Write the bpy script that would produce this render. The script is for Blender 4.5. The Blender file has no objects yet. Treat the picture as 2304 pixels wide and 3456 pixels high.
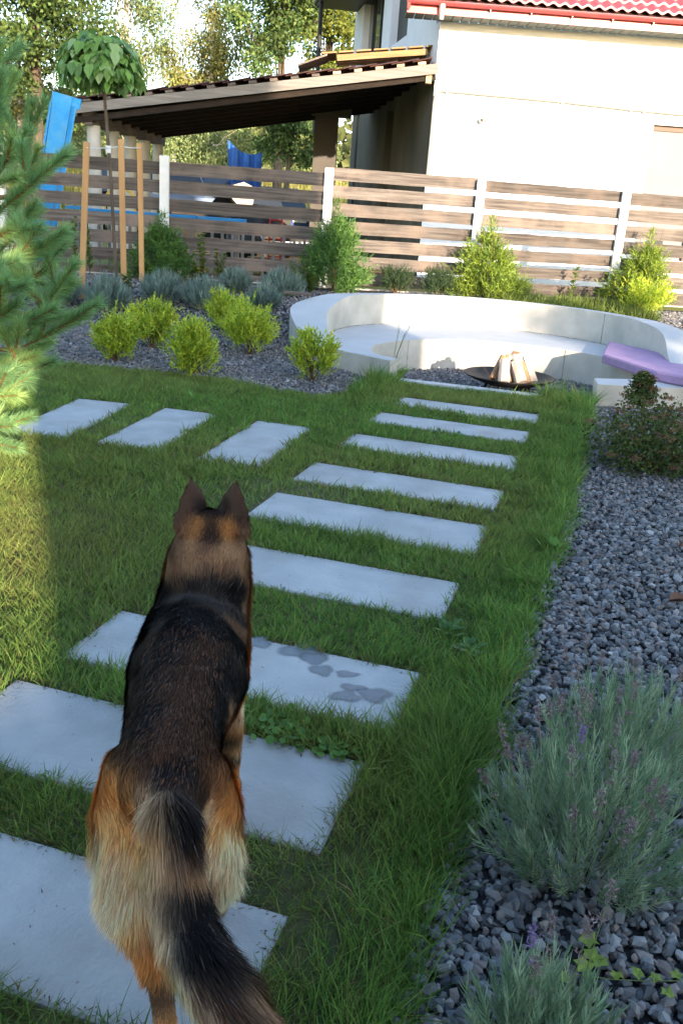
import bpy, math, random
import numpy as np
from math import sin, cos, pi, radians, sqrt, atan2
from mathutils import Vector, Matrix, noise as mnoise
from mathutils.bvhtree import BVHTree

random.seed(7)
rng = np.random.default_rng(11)
scene = bpy.context.scene
COL = scene.collection

# ------------------------------------------------------------------ camera
F, PITCH, ROLL, CH = 3060.4, 0.3276781, 0.0716656, 1.6
FW = np.array([0, cos(PITCH), -sin(PITCH)])
UP0 = np.array([0, sin(PITCH), cos(PITCH)])
RT = np.array([1., 0, 0]) * cos(ROLL) + UP0 * sin(ROLL)
UPV = -np.array([1., 0, 0]) * sin(ROLL) + UP0 * cos(ROLL)
camd = bpy.data.cameras.new('camera')
camd.sensor_fit = 'VERTICAL'
camd.sensor_height = 36
camd.lens = F / 3456 * 36
camd.clip_start = 0.05
camd.clip_end = 1500
camo = bpy.data.objects.new('camera', camd)
COL.objects.link(camo)
M = Matrix(((RT[0], UPV[0], -FW[0], 0), (RT[1], UPV[1], -FW[1], 0), (RT[2], UPV[2], -FW[2], CH), (0, 0, 0, 1)))
camo.matrix_world = M
scene.camera = camo

# ------------------------------------------------------------------ light
SUN_EL, SUN_AZ = radians(12), radians(20.5)      # light travels towards -x, +y
sd = Vector((-sin(SUN_AZ) * cos(SUN_EL), cos(SUN_AZ) * cos(SUN_EL), -sin(SUN_EL)))
sl = bpy.data.lights.new('sun', 'SUN')
sl.energy = 3.0
sl.angle = radians(0.6)
sl.color = (1.0, 0.81, 0.60)
so = bpy.data.objects.new('sun', sl)
so.rotation_euler = sd.to_track_quat('-Z', 'Y').to_euler()
so.location = (10, -20, 12)
COL.objects.link(so)
world = bpy.data.worlds.new('World')
scene.world = world
world.use_nodes = True
wn = world.node_tree
wn.nodes.clear()
sky = wn.nodes.new('ShaderNodeTexSky')
sky.sky_type = 'NISHITA'
sky.sun_disc = False
sky.sun_elevation = SUN_EL
sky.sun_rotation = pi - SUN_AZ
sky.altitude = 100
sky.air_density = 1.0
sky.dust_density = 1.3
sky.ozone_density = 1.3
bg = wn.nodes.new('ShaderNodeBackground')
bg.inputs['Strength'].default_value = 0.15
wo = wn.nodes.new('ShaderNodeOutputWorld')
wn.links.new(sky.outputs[0], bg.inputs['Color'])
wn.links.new(bg.outputs[0], wo.inputs['Surface'])
scene.view_settings.view_transform = 'Standard'
scene.view_settings.look = 'None'
scene.view_settings.gamma = 1
scene.view_settings.use_curve_mapping = False
scene.view_settings.exposure = 2.2
scene.cycles.max_bounces = 6
scene.cycles.transparent_max_bounces = 8

# ------------------------------------------------------------------ measuring helpers
def terrain(x, y):
    t = np.clip((np.asarray(y, float) - 9.0) / 4.2, 0, 1)
    z = 0.36 * t * t * (3 - 2 * t)
    z = z + 0.045 * np.clip(np.asarray(y, float) - 20, 0, 20) + 0.062 * np.clip(np.asarray(y, float) - 40, 0, 60) + .02 * np.clip(np.asarray(y, float) - 100, 0, 300)
    return z
def ray(px, py):
    return FW + RT * (px - 1152) / F - UPV * (py - 1728) / F
def PZ(px, py, z=0.):
    d = ray(px, py)
    t = (z - CH) / d[2]
    return np.array([d[0] * t, d[1] * t, z])
def A(px, py, Y):
    d = ray(px, py)
    t = Y / d[1]
    return np.array([d[0] * t, Y, CH + d[2] * t])
def G(px, py):
    z = 0.
    for _ in range(30):
        p = PZ(px, py, z)
        z = .5 * z + .5 * float(terrain(p[0], p[1]))
    return PZ(px, py, z)
def onplane(px, py, p0, n):
    d = ray(px, py)
    o = np.array([0, 0, CH])
    t = np.dot(np.array(p0) - o, n) / np.dot(d, n)
    return o + d * t

# ------------------------------------------------------------------ object helpers
def tag(o, label=None, cat=None, group=None, kind=None):
    if label: o['label'] = label
    if cat: o['category'] = cat
    if group: o['group'] = group
    if kind: o['kind'] = kind
    return o
def link(o, parent=None):
    COL.objects.link(o)
    if parent is not None: o.parent = parent
    return o
def empty(name, loc, rz=0, label=None, cat=None, group=None):
    o = bpy.data.objects.new(name, None)
    o.empty_display_size = .1
    o.location = loc
    o.rotation_euler = (0, 0, rz)
    link(o)
    o.rotation_mode = 'XYZ'
    return tag(o, label, cat, group)
def mesh_obj(name, V, Fc, mat, parent=None, smooth=False):
    me = bpy.data.meshes.new(name)
    me.from_pydata([tuple(map(float, v)) for v in V], [], Fc)
    me.materials.append(mat)
    if smooth: me.polygons.foreach_set('use_smooth', [True] * len(me.polygons))
    me.update()
    return link(bpy.data.objects.new(name, me), parent)
def np_mesh(name, V, T, mat, parent=None, colors=None, smooth=False, loops=3):
    """fast mesh: V (n,3), T (m,loops) or list of index arrays with sizes"""
    me = bpy.data.meshes.new(name)
    if isinstance(T, tuple):
        idx, sizes = T
    else:
        idx = T.ravel(); sizes = np.full(len(T), T.shape[1])
    me.vertices.add(len(V)); me.vertices.foreach_set('co', np.ascontiguousarray(V, np.float32).ravel())
    me.loops.add(len(idx)); me.loops.foreach_set('vertex_index', idx.astype(np.int32))
    me.polygons.add(len(sizes))
    st = np.concatenate([[0], np.cumsum(sizes)[:-1]]).astype(np.int32)
    me.polygons.foreach_set('loop_start', st)
    me.polygons.foreach_set('loop_total', sizes.astype(np.int32))
    me.polygons.foreach_set('use_smooth', np.full(len(sizes), bool(smooth)))
    if colors is not None:
        at = me.attributes.new('tint', 'FLOAT_COLOR', 'POINT')
        c = np.ones((len(V), 4), np.float32); c[:, :3] = colors
        at.data.foreach_set('color', c.ravel())
    me.materials.append(mat)
    me.update(calc_edges=True)
    return link(bpy.data.objects.new(name, me), parent)

class MB:
    def __init__(s): s.v = []; s.f = []
    def add(s, V, Fc):
        b = len(s.v); s.v += [tuple(map(float, p)) for p in V]; s.f += [tuple(i + b for i in f) for f in Fc]
        return s
    def box(s, c, size, rz=0, rx=0, ry=0, bev=0.):
        hx, hy, hz = [a / 2 for a in size]
        R = Matrix.Rotation(rz, 3, 'Z') @ Matrix.Rotation(ry, 3, 'Y') @ Matrix.Rotation(rx, 3, 'X')
        c = Vector(c)
        if bev <= 0:
            P = [(-hx, -hy, -hz), (hx, -hy, -hz), (hx, hy, -hz), (-hx, hy, -hz), (-hx, -hy, hz), (hx, -hy, hz), (hx, hy, hz), (-hx, hy, hz)]
            Fc = [(3, 2, 1, 0), (4, 5, 6, 7), (0, 1, 5, 4), (1, 2, 6, 5), (2, 3, 7, 6), (3, 0, 4, 7)]
            return s.add([c + R @ Vector(p) for p in P], Fc)
        b = bev; P = []; Fc = []
        rings = [(hx - b, hy - b, -hz), (hx, hy, -hz + b), (hx, hy, hz - b), (hx - b, hy - b, hz)]
        for ax, ay, z in rings:
            cx, cy = min(ax, hx - b * .01), min(ay, hy - b * .01)
            for sx, sy in ((-1, -1), (1, -1), (1, 1), (-1, 1)): P.append((sx * ax, sy * ay, z))
        for k in range(3):
            for i in range(4):
                j = (i + 1) % 4; Fc.append((k * 4 + i, k * 4 + j, k * 4 + 4 + j, k * 4 + 4 + i))
        Fc += [(3, 2, 1, 0), (12, 13, 14, 15)]
        return s.add([c + R @ Vector(p) for p in P], Fc)
    def beam(s, a, b, w, h, up=(0, 0, 1)):
        a, b = Vector(a), Vector(b); d = (b - a).normalized(); up = Vector(up)
        x = d.cross(up)
        if x.length < 1e-4: x = d.cross(Vector((0, 1, 0)))
        x.normalize(); y = x.cross(d).normalized()
        P = []
        for p in (a, b):
            for sx, sy in ((-1, -1), (1, -1), (1, 1), (-1, 1)): P.append(p + x * sx * w / 2 + y * sy * h / 2)
        return s.add(P, [(0, 1, 2, 3), (7, 6, 5, 4), (0, 4, 5, 1), (1, 5, 6, 2), (2, 6, 7, 3), (3, 7, 4, 0)])
    def tube(s, pts, rad, n=8, cap=True):
        pts = [Vector(p) for p in pts]
        if not hasattr(rad, '__len__'): rad = [rad] * len(pts)
        b = len(s.v); x = None
        for i, p in enumerate(pts):
            d = (pts[min(i + 1, len(pts) - 1)] - pts[max(i - 1, 0)]).normalized()
            if x is None: x = d.cross(Vector((0, 0, 1)) if abs(d.z) < .9 else Vector((0, 1, 0))).normalized()
            x = (x - d * x.dot(d)).normalized(); y = d.cross(x)
            for k in range(n):
                a = 2 * pi * k / n
                s.v.append(tuple(p + (x * cos(a) + y * sin(a)) * rad[i]))
        for i in range(len(pts) - 1):
            for k in range(n):
                j = (k + 1) % n
                s.f.append((b + i * n + k, b + i * n + j, b + (i + 1) * n + j, b + (i + 1) * n + k))
        if cap:
            s.f.append(tuple(b + k for k in reversed(range(n)))); e = b + (len(pts) - 1) * n
            s.f.append(tuple(e + k for k in range(n)))
        return s
    def prism(s, poly, z0, z1):
        n = len(poly)
        P = [(p[0], p[1], z0) for p in poly] + [(p[0], p[1], z1) for p in poly]
        Fc = [tuple(reversed(range(n))), tuple(range(n, 2 * n))] + [(i, (i + 1) % n, n + (i + 1) % n, n + i) for i in range(n)]
        return s.add(P, Fc)
    def build(s, name, mat, parent=None, smooth=False):
        o = mesh_obj(name, s.v, s.f, mat, parent)
        if smooth:
            me = o.data
            me.polygons.foreach_set('use_smooth', [True] * len(me.polygons))
            try: me.set_sharp_from_angle(angle=radians(35))
            except Exception: pass
        return o

# ------------------------------------------------------------------ materials
MATS = {}
def nodes(m):
    m.use_nodes = True
    nt = m.node_tree; nt.nodes.clear()
    out = nt.nodes.new('ShaderNodeOutputMaterial')
    return nt, out
def mat(name, c1, c2=None, rough=.8, scale=8., stretch=(1, 1, 1), bump=.0, bscale=None, metal=0., spec=.3, detail=6, rand=0., coat=0., alpha=1., c3=None, s3=1.5):
    m = bpy.data.materials.new(name); nt, out = nodes(m); N = nt.nodes.new; L = nt.links.new
    p = N('ShaderNodeBsdfPrincipled'); L(p.outputs[0], out.inputs['Surface'])
    p.inputs['Roughness'].default_value = rough; p.inputs['Metallic'].default_value = metal
    p.inputs['Specular IOR Level'].default_value = spec
    if coat: p.inputs['Coat Weight'].default_value = coat
    if c2 is None: c2 = tuple(x * .8 for x in c1)
    tc = N('ShaderNodeTexCoord'); mp = N('ShaderNodeMapping'); mp.inputs['Scale'].default_value = stretch
    oi = N('ShaderNodeObjectInfo')
    ad = N('ShaderNodeVectorMath'); ad.operation = 'MULTIPLY_ADD'
    ad.inputs[1].default_value = (17, 31, 23)
    L(oi.outputs['Random'], ad.inputs[0]); L(tc.outputs['Object'], ad.inputs[2])
    L(ad.outputs[0], mp.inputs['Vector'])
    nz = N('ShaderNodeTexNoise'); nz.inputs['Scale'].default_value = scale; nz.inputs['Detail'].default_value = detail
    L(mp.outputs[0], nz.inputs['Vector'])
    cr = N('ShaderNodeValToRGB'); cr.color_ramp.elements[0].position = .32; cr.color_ramp.elements[1].position = .68
    cr.color_ramp.elements[0].color = (*c2, 1); cr.color_ramp.elements[1].color = (*c1, 1)
    L(nz.outputs['Fac'], cr.inputs['Fac'])
    last = cr.outputs['Color']
    if c3 is not None:
        n3 = N('ShaderNodeTexNoise'); n3.inputs['Scale'].default_value = s3; n3.inputs['Detail'].default_value = 5
        L(ad.outputs[0], n3.inputs['Vector'])
        r3 = N('ShaderNodeValToRGB'); r3.color_ramp.elements[0].position = .48; r3.color_ramp.elements[1].position = .72
        r3.color_ramp.elements[0].color = (0, 0, 0, 1); r3.color_ramp.elements[1].color = (1, 1, 1, 1)
        L(n3.outputs['Fac'], r3.inputs['Fac'])
        mx = N('ShaderNodeMixRGB'); mx.inputs['Color2'].default_value = (*c3, 1)
        L(r3.outputs[0], mx.inputs['Fac']); L(last, mx.inputs['Color1']); last = mx.outputs[0]
    if rand:
        mr = N('ShaderNodeMapRange'); mr.inputs['To Min'].default_value = 1 - rand; mr.inputs['To Max'].default_value = 1 + rand
        L(oi.outputs['Random'], mr.inputs['Value'])
        ml = N('ShaderNodeVectorMath'); ml.operation = 'SCALE'
        L(last, ml.inputs[0]); L(mr.outputs[0], ml.inputs['Scale']); last = ml.outputs[0]
    L(last, p.inputs['Base Color'])
    if bump:
        nb = N('ShaderNodeTexNoise'); nb.inputs['Scale'].default_value = bscale or scale * 3; nb.inputs['Detail'].default_value = 8
        L(mp.outputs[0], nb.inputs['Vector'])
        b = N('ShaderNodeBump'); b.inputs['Strength'].default_value = bump; b.inputs['Distance'].default_value = .02
        L(nb.outputs['Fac'], b.inputs['Height']); L(b.outputs[0], p.inputs['Normal'])
    MATS[name] = m
    return m
def leafmat(name, trans=.3, rough=.6, mul=1.0):
    m = bpy.data.materials.new(name); nt, out = nodes(m); N = nt.nodes.new; L = nt.links.new
    at = N('ShaderNodeAttribute'); at.attribute_name = 'tint'
    p = N('ShaderNodeBsdfPrincipled'); p.inputs['Roughness'].default_value = rough; p.inputs['Specular IOR Level'].default_value = .25
    L(at.outputs['Color'], p.inputs['Base Color'])
    if trans:
        t = N('ShaderNodeBsdfTranslucent'); L(at.outputs['Color'], t.inputs['Color'])
        mx = N('ShaderNodeMixShader'); mx.inputs[0].default_value = trans
        L(p.outputs[0], mx.inputs[1]); L(t.outputs[0], mx.inputs[2]); L(mx.outputs[0], out.inputs['Surface'])
    else: L(p.outputs[0], out.inputs['Surface'])
    return m
LEAF = leafmat('leaf', .35)
NEEDLE = leafmat('needle', .32, .55)
FUR = leafmat('fur', 0, .8)
[n for n in FUR.node_tree.nodes if n.type == 'BSDF_PRINCIPLED'][0].inputs['Specular IOR Level'].default_value = .12
STONE = leafmat('stone', 0, .85)
WHITE_PLASTER = mat('white_plaster', (.79, .83, .90), (.74, .78, .85), .9, 3, bump=.08, bscale=150)
SHADE_PLASTER = mat('shade_side_plaster', (.78, .77, .80), (.73, .72, .75), .9, 3, bump=.08, bscale=150)  # white plaster copy, its colour greyed for the shaded side wall
GREY_RENDER = mat('grey_render', (.19, .165, .13), (.10, .088, .07), .95, 1.2, stretch=(1, 1, .5), bump=.25, bscale=60)
CONCRETE = mat('bench_concrete', (.56, .54, .49), (.46, .445, .40), .8, 5, bump=.3, bscale=50, c3=(.38, .37, .34), s3=2.2)
CONCRETE_TOP = mat('bench_concrete_top', (.50, .515, .53), (.44, .455, .47), .75, 3, bump=.08, bscale=80)  # same concrete, tops toned down and cooled in colour for skylight
SLAB = mat('slab_concrete', (.45, .465, .475), (.36, .375, .39), .78, 5, bump=.3, bscale=60, rand=.05, c3=(.31, .31, .30), s3=2.4)
FENCE_WOOD = mat('fence_wood', (.165, .142, .128), (.060, .050, .045), .85, 3.2, stretch=(.45, 1, 9), bump=.4, bscale=9, rand=.28, detail=9, c3=(.20, .155, .13), s3=2.2)
WHITE_PAINT = mat('white_paint', (.80, .80, .80), (.72, .72, .71), .55, 10, bump=.1)
RAW_WOOD = mat('raw_wood', (.55, .33, .15), (.42, .23, .10), .75, 4, stretch=(1, 1, .12), bump=.1, rand=.12)
FASCIA_WOOD = mat('fascia_wood', (.23, .215, .20), (.14, .13, .12), .8, 3, stretch=(.4, 1, 8), bump=.2, rand=.05)
PALLET_WOOD = mat('pallet_wood', (.32, .21, .11), (.22, .14, .07), .8, 4, stretch=(.4, 1, 6), bump=.2, rand=.1)
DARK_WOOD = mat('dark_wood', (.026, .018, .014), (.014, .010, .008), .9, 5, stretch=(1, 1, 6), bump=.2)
BLUE_PAINT = mat('blue_paint', (.045, .36, .75), (.035, .30, .66), .55, 9, bump=.15, c3=(.10, .36, .62), s3=5)
BLUE_TARP = mat('blue_tarp', (.03, .13, .42), (.02, .09, .30), .5, 3, bump=.3, bscale=12)
BLACK_PLASTIC = mat('black_plastic', (.012, .012, .013), (.006, .006, .006), .4, 6, bump=.5, bscale=9)
RED_ROOF = mat('red_roof', (.36, .065, .07), (.30, .05, .055), .42, 6, spec=.5, rand=.05)
RED_GUTTER = mat('red_gutter', (.55, .10, .10), (.5, .09, .09), .35, 2, spec=.5, bump=.15, bscale=3)
SOFFIT = mat('soffit', (.13, .135, .115), (.11, .115, .10), .7, 6)
DARK_TILE = mat('dark_tile', (.075, .03, .025), (.04, .018, .016), .75, 9, bump=.3, rand=.2)
ASH_GREY = mat('column_paint', (.46, .45, .42), (.36, .35, .33), .85, 6, bump=.2)
STEEL = mat('steel', (.45, .46, .46), (.4, .4, .4), .4, 6, metal=.7)
IRON = mat('black_iron', (.012, .011, .011), (.018, .014, .013), .6, 9, metal=.0, bump=.15, bscale=60)
DARK_FRAME = mat('dark_frame', (.03, .028, .026), (.02, .02, .02), .5, 6)
GLASS = mat('window_glass', (.05, .055, .06), (.04, .045, .05), .06, 2, spec=.9)
CURTAIN = mat('blind', (.22, .225, .24), (.20, .205, .22), .9, 3, spec=.0)
BROWN_FRAME = mat('brown_frame', (.11, .06, .045), (.09, .05, .038), .5, 6, stretch=(1, 1, .2))
PURPLE = mat('purple_cushion', (.36, .25, .42), (.31, .21, .37), .85, 14, bump=.25, bscale=90)
BARK = mat('bark', (.13, .10, .075), (.07, .055, .04), .95, 12, stretch=(1, 1, .4), bump=.6, rand=.1)
BIRCH = mat('birch_bark', (.66, .62, .55), (.42, .36, .30), .8, 5, stretch=(1, 1, 4), bump=.1, c3=(.08, .07, .06), s3=2.5)
PINE_BARK = mat('pine_twig', (.30, .15, .07), (.20, .11, .05), .85, 20, bump=.3)
STEM = mat('plant_stem', (.16, .09, .05), (.10, .06, .035), .9, 20)
GREEN_STEM = mat('green_stem', (.20, .26, .10), (.15, .20, .08), .8, 20)
SPLIT_WOOD = mat('split_wood', (.56, .48, .42), (.40, .32, .27), .85, 5, stretch=(5, 5, .7), bump=.35, rand=.1)
SPLIT_WARM = mat('split_wood_warm', (.42, .25, .13), (.28, .15, .08), .85, 5, stretch=(5, 5, .7), bump=.35, rand=.1)
SOIL = mat('soil', (.12, .11, .05), (.06, .075, .03), .98, 9, bump=.5, bscale=60)
GRAVEL_BED = mat('gravel_ground', (.05, .05, .055), (.02, .02, .022), .98, 60, bump=.8, bscale=90)
FIELD = mat('field_grass', (.24, .23, .06), (.13, .16, .035), .95, .5, bump=.5, bscale=9, c3=(.30, .25, .09), s3=.12)
CAR_BLUE = mat('car_blue', (.03, .08, .22), (.03, .07, .2), .25, 3, coat=.6)
CAR_BLACK = mat('car_black', (.012, .012, .014), (.01, .01, .011), .25, 3, coat=.6)
CAR_SILVER = mat('car_silver', (.24, .33, .52), (.22, .30, .48), .3, 3, coat=.5)
RUBBER = mat('rubber', (.02, .02, .02), (.015, .015, .015), .9, 9)
RED_PAINT = mat('red_paint', (.45, .03, .03), (.38, .02, .02), .5, 9)
YELLOW_PLASTIC = mat('yellow_plastic', (.65, .42, .05), (.55, .36, .05), .5, 9)
LIGHT_BOARD = mat('light_board', (.50, .36, .24), (.38, .25, .16), .8, 5, stretch=(.4, 1, 6), bump=.2, rand=.2)
TEAL = mat('teal_net', (.05, .25, .20), (.03, .17, .14), .8, 9)
PICKET = mat('grey_picket', (.36, .35, .33), (.26, .25, .23), .85, 9, stretch=(6, 6, .6), rand=.1)
HEADLAMP = mat('lamp_glass', (.75, .75, .72), (.7, .7, .68), .15, 3, spec=.8)
WIRE = mat('white_string', (.75, .75, .76), (.7, .7, .7), .6, 20)
WET = mat('wet_patch', (.17, .19, .215), (.15, .17, .195), .4, 30, spec=.4)
def soften(m):
    nt = m.node_tree; N = nt.nodes.new; out = [n for n in nt.nodes if n.type == 'OUTPUT_MATERIAL'][0]; p = [n for n in nt.nodes if n.type == 'BSDF_PRINCIPLED'][0]
    at = N('ShaderNodeAttribute'); at.attribute_name = 'tint'; tr_ = N('ShaderNodeBsdfTransparent'); mx = N('ShaderNodeMixShader')
    nz = N('ShaderNodeTexNoise'); nz.inputs['Scale'].default_value = 60; mu = N('ShaderNodeMath'); mu.operation = 'MULTIPLY'; mu.use_clamp = True
    m2 = N('ShaderNodeMath'); m2.operation = 'MULTIPLY'; m2.inputs[1].default_value = 1.9
    nt.links.new(nz.outputs['Fac'], m2.inputs[0]); nt.links.new(m2.outputs[0], mu.inputs[0]); nt.links.new(at.outputs['Fac'], mu.inputs[1])
    nt.links.new(mu.outputs[0], mx.inputs[0]); nt.links.new(tr_.outputs[0], mx.inputs[1]); nt.links.new(p.outputs[0], mx.inputs[2]); nt.links.new(mx.outputs[0], out.inputs['Surface'])
soften(WET)
DRY_LEAF = mat('dry_leaf', (.22, .11, .07), (.14, .07, .045), .8, 30)

# ------------------------------------------------------------------ blades (grass, needles, fur)
def unit(a):
    return a / np.maximum(np.linalg.norm(a, axis=1, keepdims=True), 1e-9)
def blades(P, D, L, Wd, bend, C, side=None, C2=None):
    """two segment tapered blades. P base, D dir, L length, Wd width, bend vec added at the tip (times L)"""
    n = len(P); L = np.broadcast_to(np.asarray(L, float), (n,))[:, None]; Wd = np.broadcast_to(np.asarray(Wd, float), (n,))[:, None]
    if side is None:
        r = rng.normal(size=(n, 3)); side = unit(np.cross(D, r))
    mid = P + D * L * .5 + bend * L * .18
    tip = P + D * L + bend * L * .75
    V = np.stack([P - side * Wd / 2, P + side * Wd / 2, mid + side * Wd * .42, mid - side * Wd * .42, tip], 1).reshape(-1, 3)
    b = (np.arange(n) * 5)[:, None]
    idx = (b + np.array([0, 1, 2, 3, 3, 2, 4])).ravel()
    sizes = np.tile([4, 3], n)
    if C2 is None: C2 = C
    cc = np.stack([C, C, (C + C2) / 2, (C + C2) / 2, C2], 1).reshape(-1, 3)
    return V, idx, sizes, cc
def leaves(P, N1, U, Ln, Wd, C):
    """flat pointed leaves (4 verts kite, slightly folded). N1 normal, U long axis"""
    n = len(P); Ln = np.broadcast_to(np.asarray(Ln, float), (n,))[:, None]; Wd = np.broadcast_to(np.asarray(Wd, float), (n,))[:, None]
    S = unit(np.cross(U, N1))
    V = np.stack([P, P + U * Ln * .4 + S * Wd / 2 + N1 * Wd * .12, P + U * Ln, P + U * Ln * .4 - S * Wd / 2 + N1 * Wd * .12], 1).reshape(-1, 3)
    b = (np.arange(n) * 4)[:, None]
    idx = (b + np.array([0, 1, 2, 0, 2, 3])).ravel()
    return V, idx, np.full(2 * n, 3), np.repeat(C, 4, 0)
def join(parts):
    Vs, I, S, C = [], [], [], []; o = 0
    for V, i, s, c in parts:
        Vs.append(V); I.append(i + o); S.append(s); C.append(c); o += len(V)
    return np.concatenate(Vs), np.concatenate(I), np.concatenate(S), np.concatenate(C)
def put(name, part, mat_, parent=None, kind=None, label=None):
    V, i, s, c = part
    o = np_mesh(name, V, (i, s), mat_, parent, c)
    if kind: o['kind'] = kind
    if label: o['label'] = label
    return o
def tri(part, n, c1, c2, var=.15):
    pass
def cols(n, palette, var=.18):
    pal = np.array(palette); k = rng.integers(0, len(pal), n); k2 = rng.integers(0, len(pal), n); t = rng.random((n, 1))
    c = pal[k] * t + pal[k2] * (1 - t)
    return np.clip(c * (1 + rng.normal(0, var, (n, 1))), .004, .9)
def randdir(n): return unit(rng.normal(size=(n, 3)))

def inpoly(x, y, poly):
    x = np.asarray(x); y = np.asarray(y); c = np.zeros(x.shape, bool); n = len(poly); j = n - 1
    for i in range(n):
        xi, yi = poly[i]; xj, yj = poly[j]
        hit = ((yi > y) != (yj > y)) & (x < (xj - xi) * (y - yi) / (yj - yi + 1e-12) + xi)
        c ^= hit; j = i
    return c
def vnoise(x, y, s, seed=0.):
    """cheap smooth 2D noise from sines"""
    a = np.zeros_like(x, float)
    r = np.random.default_rng(int(seed * 97 + 5))
    for k in range(6):
        th = r.random() * 2 * pi; f = s * (.6 + r.random() * 1.3); ph = r.random() * 6.28
        a += np.sin((x * cos(th) + y * sin(th)) * f + ph)
    return a / 3.0

# ------------------------------------------------------------------ ground layout
LAWN = [(-9, -2), (.2, -2), (.10, .9), (.22, 1.5), (.30, 1.75), (.45, 2.22), (.62, 2.75), (.78, 3.25), (.90, 3.62), (1.15, 4.4), (1.5, 5.6), (1.80, 6.7), (2.05, 7.6), (2.2, 8.2),
        (1.87, 8.40), (.45, 8.73), (.30, 8.70), (.12, 8.35), (-.05, 7.95), (-.25, 7.75), (-.65, 7.85), (-1.1, 8.15), (-1.7, 8.30), (-2.74, 8.42), (-4, 8.7), (-9, 9.2)]
PITC = (1.57, 9.18)
def in_pit(x, y):
    # inside the fire pit floor (plus a little hidden under the bench)
    inner = (x - 1.57) ** 2 + (y - 9.25) ** 2 < 1.5 ** 2
    # kerb line from (.45,8.73) to (1.87,8.40) extended
    d = (y - 8.73) * (1.87 - .45) - (x - .45) * (8.40 - 8.73)
    return inner & (d > 0.03)
def under_bench(x, y):
    return ((x - 1.44) ** 2 + (y - 9.9) ** 2 < 2.03 ** 2) & (y > 9.0) | ((x > 2.5) & (x < 3.35) & (y > 8.6) & (y < 9.9))
def grid_sheet(name, x0, x1, y0, y1, step, keep, mat_, dz=0., bump=0.):
    xs = np.arange(x0, x1 + 1e-6, step); ys = np.arange(y0, y1 + 1e-6, step)
    X, Y = np.meshgrid(xs, ys); Z = terrain(X, Y) + dz + (bump * vnoise(X, Y, 3.1, 2) if bump else 0)
    V = np.stack([X, Y, Z], -1).reshape(-1, 3)
    nx, ny = len(xs), len(ys)
    ii, jj = np.meshgrid(np.arange(nx - 1), np.arange(ny - 1))
    q = np.stack([jj * nx + ii, jj * nx + ii + 1, (jj + 1) * nx + ii + 1, (jj + 1) * nx + ii], -1).reshape(-1, 4)
    cx = (X[:-1, :-1] + X[1:, 1:]).ravel() / 2; cy = (Y[:-1, :-1] + Y[1:, 1:]).ravel() / 2
    q = q[keep(cx, cy)]
    used, inv = np.unique(q, return_inverse=True)
    return tag(np_mesh(name, V[used], inv.reshape(q.shape), mat_, smooth=True), kind='structure')
lawn = grid_sheet('lawn', -9, 3, -2, 9.3, .05, lambda x, y: inpoly(x, y, LAWN) & ~in_pit(x, y), SOIL)
gravel = grid_sheet('gravel_bed', -9, 9, -2, 14.6, .06, lambda x, y: ~inpoly(x, y, LAWN) & ~in_pit(x, y) & ~under_bench(x, y), GRAVEL_BED)
# pit floor
tag(mesh_obj('pit_floor', [(-.2, 8.3, -.15), (3.3, 8.0, -.15), (3.3, 11, -.15), (-.2, 11, -.15)], [(0, 1, 2, 3)], GRAVEL_BED), kind='structure')
# far ground: yard, field, to the horizon, and the ground around behind the camera
def far_ground():
    ys = [14.6, 16, 18, 20, 23, 26, 30, 35, 40, 50, 60, 75, 90, 110, 140, 180, 240, 330, 450, 620]
    xs = [-500, -300, -160, -90, -50, -30, -18, -9, -4, 0, 4, 9, 18, 30, 50, 90, 160, 300, 500]
    V = []; Fc = []
    for y in ys:
        for x in xs: V.append((x, y, float(terrain(x, y)) + (0.15 * sin(x * .13) * min(1, (y - 14.6) / 20))))
    nx = len(xs)
    for j in range(len(ys) - 1):
        for i in range(nx - 1): Fc.append((j * nx + i, j * nx + i + 1, (j + 1) * nx + i + 1, (j + 1) * nx + i))
    o = mesh_obj('field', V, Fc, FIELD, smooth=True); tag(o, kind='structure')
    V = [(-500, -300, -.0), (500, -300, 0), (500, -2, 0), (-500, -2, 0), (-9, -2, 0), (9, -2, 0)]
    o = mesh_obj('ground', [(-500, -300, 0), (500, -300, 0), (500, -2, 0), (9, -2, 0), (-9, -2, 0), (-500, -2, 0)], [(0, 1, 2, 3, 4, 5)], FIELD); tag(o, kind='structure')
    for sx in (-1, 1):
        V = []; Fc = []
        yy = [-2, 3, 9, 10.5, 12, 13.2, 14.6]
        for y in yy:
            V += [(sx * 9, y, float(terrain(0, y))), (sx * 500, y, float(terrain(0, y)))]
        for j in range(len(yy) - 1):
            f = (2 * j, 2 * j + 1, 2 * j + 3, 2 * j + 2); Fc.append(f if sx > 0 else tuple(reversed(f)))
        tag(mesh_obj('side_ground', V, Fc, FIELD), kind='structure')
far_ground()

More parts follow.
